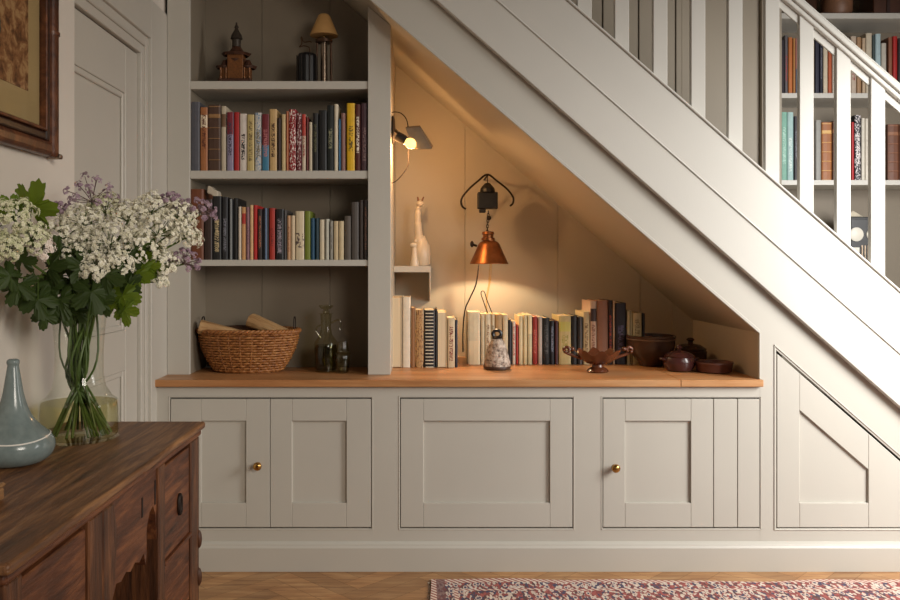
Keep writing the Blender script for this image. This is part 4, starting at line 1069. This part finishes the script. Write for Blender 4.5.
U = [
 (14, 212, 15, -1.30, PCR, 'greenish white flower cluster leaning out at far left beside the bright leaf'),
 (30, 234, 15, -1.27, PCR, 'cream flower cluster at lower left below the bright leaf'),
 (8, 244, 12, -1.32, PCR, 'small cream flower cluster lowest at the left edge'),
 (40, 246, 11, -1.22, PW2, 'pinkish white flower cluster nearest the left leaves'),
 (66, 232, 15, -1.08, PW1, 'white flower cluster below the open lilac umbel, left part'),
 (84, 218, 15, -1.06, PW1, 'white flower cluster directly beneath the open lilac umbel'),
 (82, 246, 17, -1.12, PW1, 'large white flower cluster at the bouquet centre left'),
 (106, 206, 14, -1.00, PCR, 'greenish white flower cluster at the top centre of bouquet'),
 (110, 236, 18, -1.10, PW1, 'large white flower cluster in the middle of the bouquet'),
 (128, 214, 15, -1.02, PW1, 'white flower cluster upper middle right of bouquet'),
 (136, 242, 17, -1.08, PW1, 'white flower cluster low middle right above bright leaves'),
 (118, 262, 12, -1.14, PW1, 'small white flower cluster lowest at the centre above the vase'),
 (152, 206, 14, -1.0, PW1, 'white flower cluster at the upper right of the bouquet'),
 (158, 228, 16, -1.04, PW1, 'white flower cluster in the right half of the bouquet'),
 (178, 212, 13, -1.0, PW1, 'white flower cluster near the lilac sprays at right'),
 (184, 232, 13, -1.0, PW1, 'rightmost white flower cluster of the bouquet'),
 (160, 260, 12, -1.04, PW1, 'white flower cluster drooping at the lower right'),
 (158, 278, 7, -1.04, PW1, 'tiny white flower cluster hanging lowest at right'),
 (96, 266, 12, -1.16, PW1, 'small white flower cluster over the dark leaves centre'),
]
for px, py, r_, y, mt, lab in U: umbel(px, py, r_, y, mt, lab)
for px, py, r_, y, lab in ((92, 192, 20, -1.02, 'open lilac umbel flower standing tallest above the bouquet'),
   (172, 200, 10, -.98, 'small lilac flower spray at the upper right'), (200, 208, 13, -.98, 'lilac flower spray reaching furthest right before the bookcase'),
   (184, 258, 12, -1.0, 'drooping lilac flower spray at lower right'), (60, 208, 8, -1.06, 'little lilac flower left of the open umbel')):
    umbel(px, py, r_, y, PL, lab, 1.0, True, 'lilac_flower')
def leaf_mesh(size):
    m = MB(); out = []
    n = 60
    for i in range(n + 1):
        a = -PI * .88 + 2 * PI * .88 * i / n     # open at the base
        lobes = abs(math.cos(a * 2.5 / (1)) ) ** .7
        r_ = size * (.42 + .58 * lobes * (1 - .28 * abs(a) / PI)) * (1 + .07 * math.sin(i * 2.1))
        out.append((r_ * math.cos(a), r_ * math.sin(a)))
    c = m.b.verts.new((0, 0, 0)); vs = []; mid = []
    for i, (x_, y_) in enumerate(out):
        a = math.atan2(y_, x_); fold = abs(math.cos(a * 2.5))
        mid.append(m.b.verts.new((x_ * .5, y_ * .5, -.05 * size + .10 * size * (1 - fold)))); vs.append(m.b.verts.new((x_, y_, -.22 * size * random.uniform(.8, 1.3) + .12 * size * (1 - fold))))
    for i in range(n):
        m.b.faces.new((c, mid[i], mid[i+1])); m.b.faces.new((mid[i], vs[i], vs[i+1], mid[i+1]))
    return m
def branch(lab, leaves, mat, anchor):
    tgt = P(*anchor); root = thing('leafy_branch', lab, 'foliage', tgt, group='leafy branches in the glass vase')
    m = MB(); m.tube([p - tgt for p in stem_pts(tgt, 0)], .0028, 6)
    for px, py, s_, y in leaves:
        c = P(px, py, y) - tgt; m.tube([Vector((0, 0, -.01)), c * .5 + Vector((0, 0, .004)), c], .0013, 5)
    m.build('stem', STEMM, root, smooth=True)
    for px, py, s_, y in leaves:
        c = P(px, py, y) - tgt; size = 1.22 * s_ * (y + 3) / 840
        yaw = math.atan2(c.z, c.x) if c.length > .01 else 0
        lf = leaf_mesh(size).build('leaf', mat, root, loc=c, smooth=True)
        # leaf local +x = tip; face the viewer roughly with random tilt
        out = Vector((c.x, -.25 * abs(c.x) - .01, c.z - .01)).normalized() if c.length > .01 else Vector((0, 0, 1))
        nrm = Vector((random.uniform(-.4, .4), -1, random.uniform(.0, .7))); nrm = (nrm - nrm.dot(out) * out).normalized(); yv = nrm.cross(out)
        lf.rotation_euler = Matrix((out, yv, nrm)).transposed().to_euler()
branch('bright green lobed leaf standing up at upper left of bouquet', [(32, 207, 24, -1.27), (12, 206, 12, -1.3)], LEAFB, (30, 222, -1.26))
branch('dark green leaves spreading lowest at the left of the bouquet', [(18, 285, 18, -1.27), (38, 300, 17, -1.24), (22, 262, 14, -1.28), (50, 268, 18, -1.2)], LEAFD, (38, 276, -1.2))
branch('dark green leaves hanging over the left rim of the vase', [(60, 300, 18, -1.2), (70, 280, 20, -1.17), (58, 255, 16, -1.16), (44, 316, 12, -1.22)], LEAFD, (64, 280, -1.14))
branch('dark green leaves over the middle front of the vase', [(92, 292, 20, -1.2), (84, 268, 18, -1.17), (106, 276, 18, -1.18), (100, 302, 14, -1.19)], LEAFD, (92, 275, -1.14))
branch('dark green leaves among the white flowers at bouquet centre', [(70, 250, 16, -1.1), (104, 256, 16, -1.1), (124, 262, 16, -1.12), (128, 284, 13, -1.14)], LEAFD, (100, 262, -1.08))
branch('bright green leaves drooping at the right of the vase rim', [(136, 276, 17, -1.12), (122, 296, 18, -1.15), (124, 310, 14, -1.16), (148, 268, 12, -1.1)], LEAFB, (128, 280, -1.1))
branch('dark green leaves behind the flowers at the right', [(150, 250, 14, -1.0), (135, 258, 16, -1.0), (112, 288, 18, -1.05), (76, 312, 12, -1.13)], LEAFD, (128, 262, -1.0))
branch('dark leaves massed in shade at the lower left of the bouquet', [(10, 276, 15, -1.3), (30, 288, 18, -1.22), (46, 286, 18, -1.18), (64, 312, 13, -1.16), (50, 302, 14, -1.2)], LEAFD, (46, 284, -1.16))
branch('dark leaves massed in shade beneath the central white flowers', [(80, 290, 18, -1.12), (96, 282, 18, -1.1), (114, 274, 16, -1.1), (74, 262, 16, -1.1), (60, 276, 16, -1.12)], LEAFD, (84, 278, -1.08))
branch('mid green leaves between white flowers and right vase rim', [(140, 262, 14, -1.06), (152, 270, 11, -1.06), (112, 300, 13, -1.1)], LEAFB, (132, 272, -1.06))
# ================================================================= RUG
def rug():
    m = MB(); nx, ny = 110, 40; x0, x1, y0, y1 = .035, 2.25, -1.45, -.112; V = {}
    for k, zz in enumerate((.0075, .001)):
        for i in range(nx + 1):
            for j in range(ny + 1):
                u, v = i / nx, j / ny
                wob = .010 * math.sin(u * 9 + .4) + .005 * math.sin(u * 23); x_ = x0 + (x1 - x0) * u + .004 * math.sin(v * 14); y_ = y0 + (y1 - y0) * v + wob * v
                zz2 = zz + (.0016 * math.sin(u * 40 + v * 9) if k == 0 else 0)
                V[k, i, j] = m.b.verts.new((x_, y_, max(zz2, .0008)))
    for i in range(nx):
        for j in range(ny):
            m.b.faces.new((V[0, i, j], V[0, i+1, j], V[0, i+1, j+1], V[0, i, j+1])); m.b.faces.new((V[1, i, j], V[1, i, j+1], V[1, i+1, j+1], V[1, i+1, j]))
    for i in range(nx):
        for j in (0, ny): m.b.faces.new((V[0, i, j], V[0, i+1, j], V[1, i+1, j], V[1, i, j]))
    for j in range(ny):
        for i in (0, nx): m.b.faces.new((V[0, i, j], V[0, i, j+1], V[1, i, j+1], V[1, i, j]))
    t = NT('persian_wool'); tc_ = t.node('ShaderNodeTexCoord'); sp = t.node('ShaderNodeSeparateXYZ'); t.link(tc_.outputs['Object'], sp.inputs[0]); x, y, z = sp.outputs
    vo = t.node('ShaderNodeTexVoronoi'); vo.inputs['Scale'].default_value = 1; t.link(t.coord((120, 60, 1)), vo.inputs['Vector'])
    cr = t.node('ShaderNodeSeparateColor'); t.link(vo.outputs['Color'], cr.inputs[0])
    def cr_ramp(f, st):
        n = t.node('ShaderNodeValToRGB'); t.link(f, n.inputs[0]); n.color_ramp.interpolation = 'CONSTANT'; e_ = n.color_ramp.elements
        while len(e_) < len(st): e_.new(.5)
        for q, (p, c) in enumerate(st): e_[q].position = p; e_[q].color = col(c)
        return n.outputs[0]
    field = cr_ramp(cr.outputs[0], [(0, (128, 40, 44)), (.24, (210, 194, 178)), (.42, (30, 36, 80)), (.62, (160, 66, 62)), (.8, (222, 210, 196)), (.9, (70, 26, 36))])
    vo2 = t.node('ShaderNodeTexVoronoi'); vo2.inputs['Scale'].default_value = 1; t.link(t.coord((46, 22, 1)), vo2.inputs['Vector'])
    big = cr_ramp(vo2.outputs['Distance'], [(0, (44, 44, 84)), (.2, (210, 190, 176)), (.34, (130, 44, 48)), (.5, (216, 200, 184))])
    field = t.mix(t.math('LESS_THAN', vo2.outputs['Distance'], .36), field, big)
    ey = t.math('SUBTRACT', -.112, y); ex = t.math('SUBTRACT', x, .035); edge = t.math('MINIMUM', ey, ex)
    check = t.math('GREATER_THAN', t.math('FRACT', t.math('MULTIPLY', t.math('ADD', x, y), 45)), .45)
    guard = t.mix(check, col((150, 48, 48)), col((226, 208, 190)))
    g1 = t.math('LESS_THAN', edge, .022); g2 = t.math('MULTIPLY', t.math('GREATER_THAN', edge, .078), t.math('LESS_THAN', edge, .092))
    base = t.mix(t.math('MAXIMUM', g1, g2), field, guard)
    base = t.mix(t.math('MULTIPLY', t.math('GREATER_THAN', ex, .02), t.math('MULTIPLY', t.math('LESS_THAN', ex, .05), .8)), base, col((96, 44, 50)))
    base = t.mix(t.math('MULTIPLY', t.noise(t.coord(), 260, 2), .22), base, col((200, 180, 166)))
    t.link(base, t.b.inputs['Base Color']); t.b.inputs['Roughness'].default_value = .95; t.bump(t.noise(t.coord(), 300, 2), .6, .003)
    root = thing('rug', 'red, navy and cream patterned woven rug on the herringbone floor', 'rug', (0, 0, 0))
    m.build('pile', t.m, root, smooth=True)
    m = MB()
    for k in range(90):
        y_ = -1.44 + k * .015; m.tube([(.038, y_, .004), (.033, y_ + random.uniform(-.003, .003), .003), (.028 + random.uniform(-.003, .003), y_ + random.uniform(-.005, .005), .002)], .0016, 4)
    m.build('fringe', plain('fringe', (196, 180, 160), .9), root)
rug()
# ================================================================= LIGHT + CAMERA
def area(name, loc, tgt, size, power, c, sy=None):
    l = bpy.data.lights.new(name, 'AREA'); l.energy = power; l.color = c; l.shape = 'RECTANGLE'; l.size = size; l.size_y = sy or size
    o = bpy.data.objects.new(name, l); C.objects.link(o); o.location = loc
    o.rotation_euler = (Vector(tgt) - Vector(loc)).to_track_quat('-Z', 'Y').to_euler(); return o
wl = area('window_light', (2.46, -1.12, 1.42), (1.75, 0, .65), .9, 46, (1.0, .985, .955), 1.2)
wl.data.spread = math.radians(132)
hl = area('left_wall_fill', (1.9, -3.8, 2.0), (-.9, -1.0, .95), 1.2, 13, (1.0, .91, .80))  # added fill to brighten the left wall and flowers, no real lamp
hl.data.spread = math.radians(75)
w = bpy.data.worlds.new('world'); bpy.context.scene.world = w; w.use_nodes = True
w.node_tree.nodes['Background'].inputs[0].default_value = (1.0, .90, .78, 1); w.node_tree.nodes['Background'].inputs[1].default_value = .055
cam = bpy.data.cameras.new('camera'); co = bpy.data.objects.new('camera', cam); C.objects.link(co)
co.location = (0, -3, EYE); co.rotation_euler = (PI/2, 0, 0)
cam.sensor_width = 36; cam.sensor_fit = 'HORIZONTAL'; cam.lens = 840 / 900 * 36
cam.shift_x = 30 / 900; cam.shift_y = -35 / 900; cam.clip_start = .05
sc = bpy.context.scene; sc.camera = co
sc.view_settings.view_transform = 'Standard'; sc.view_settings.look = 'None'; sc.view_settings.exposure = 0
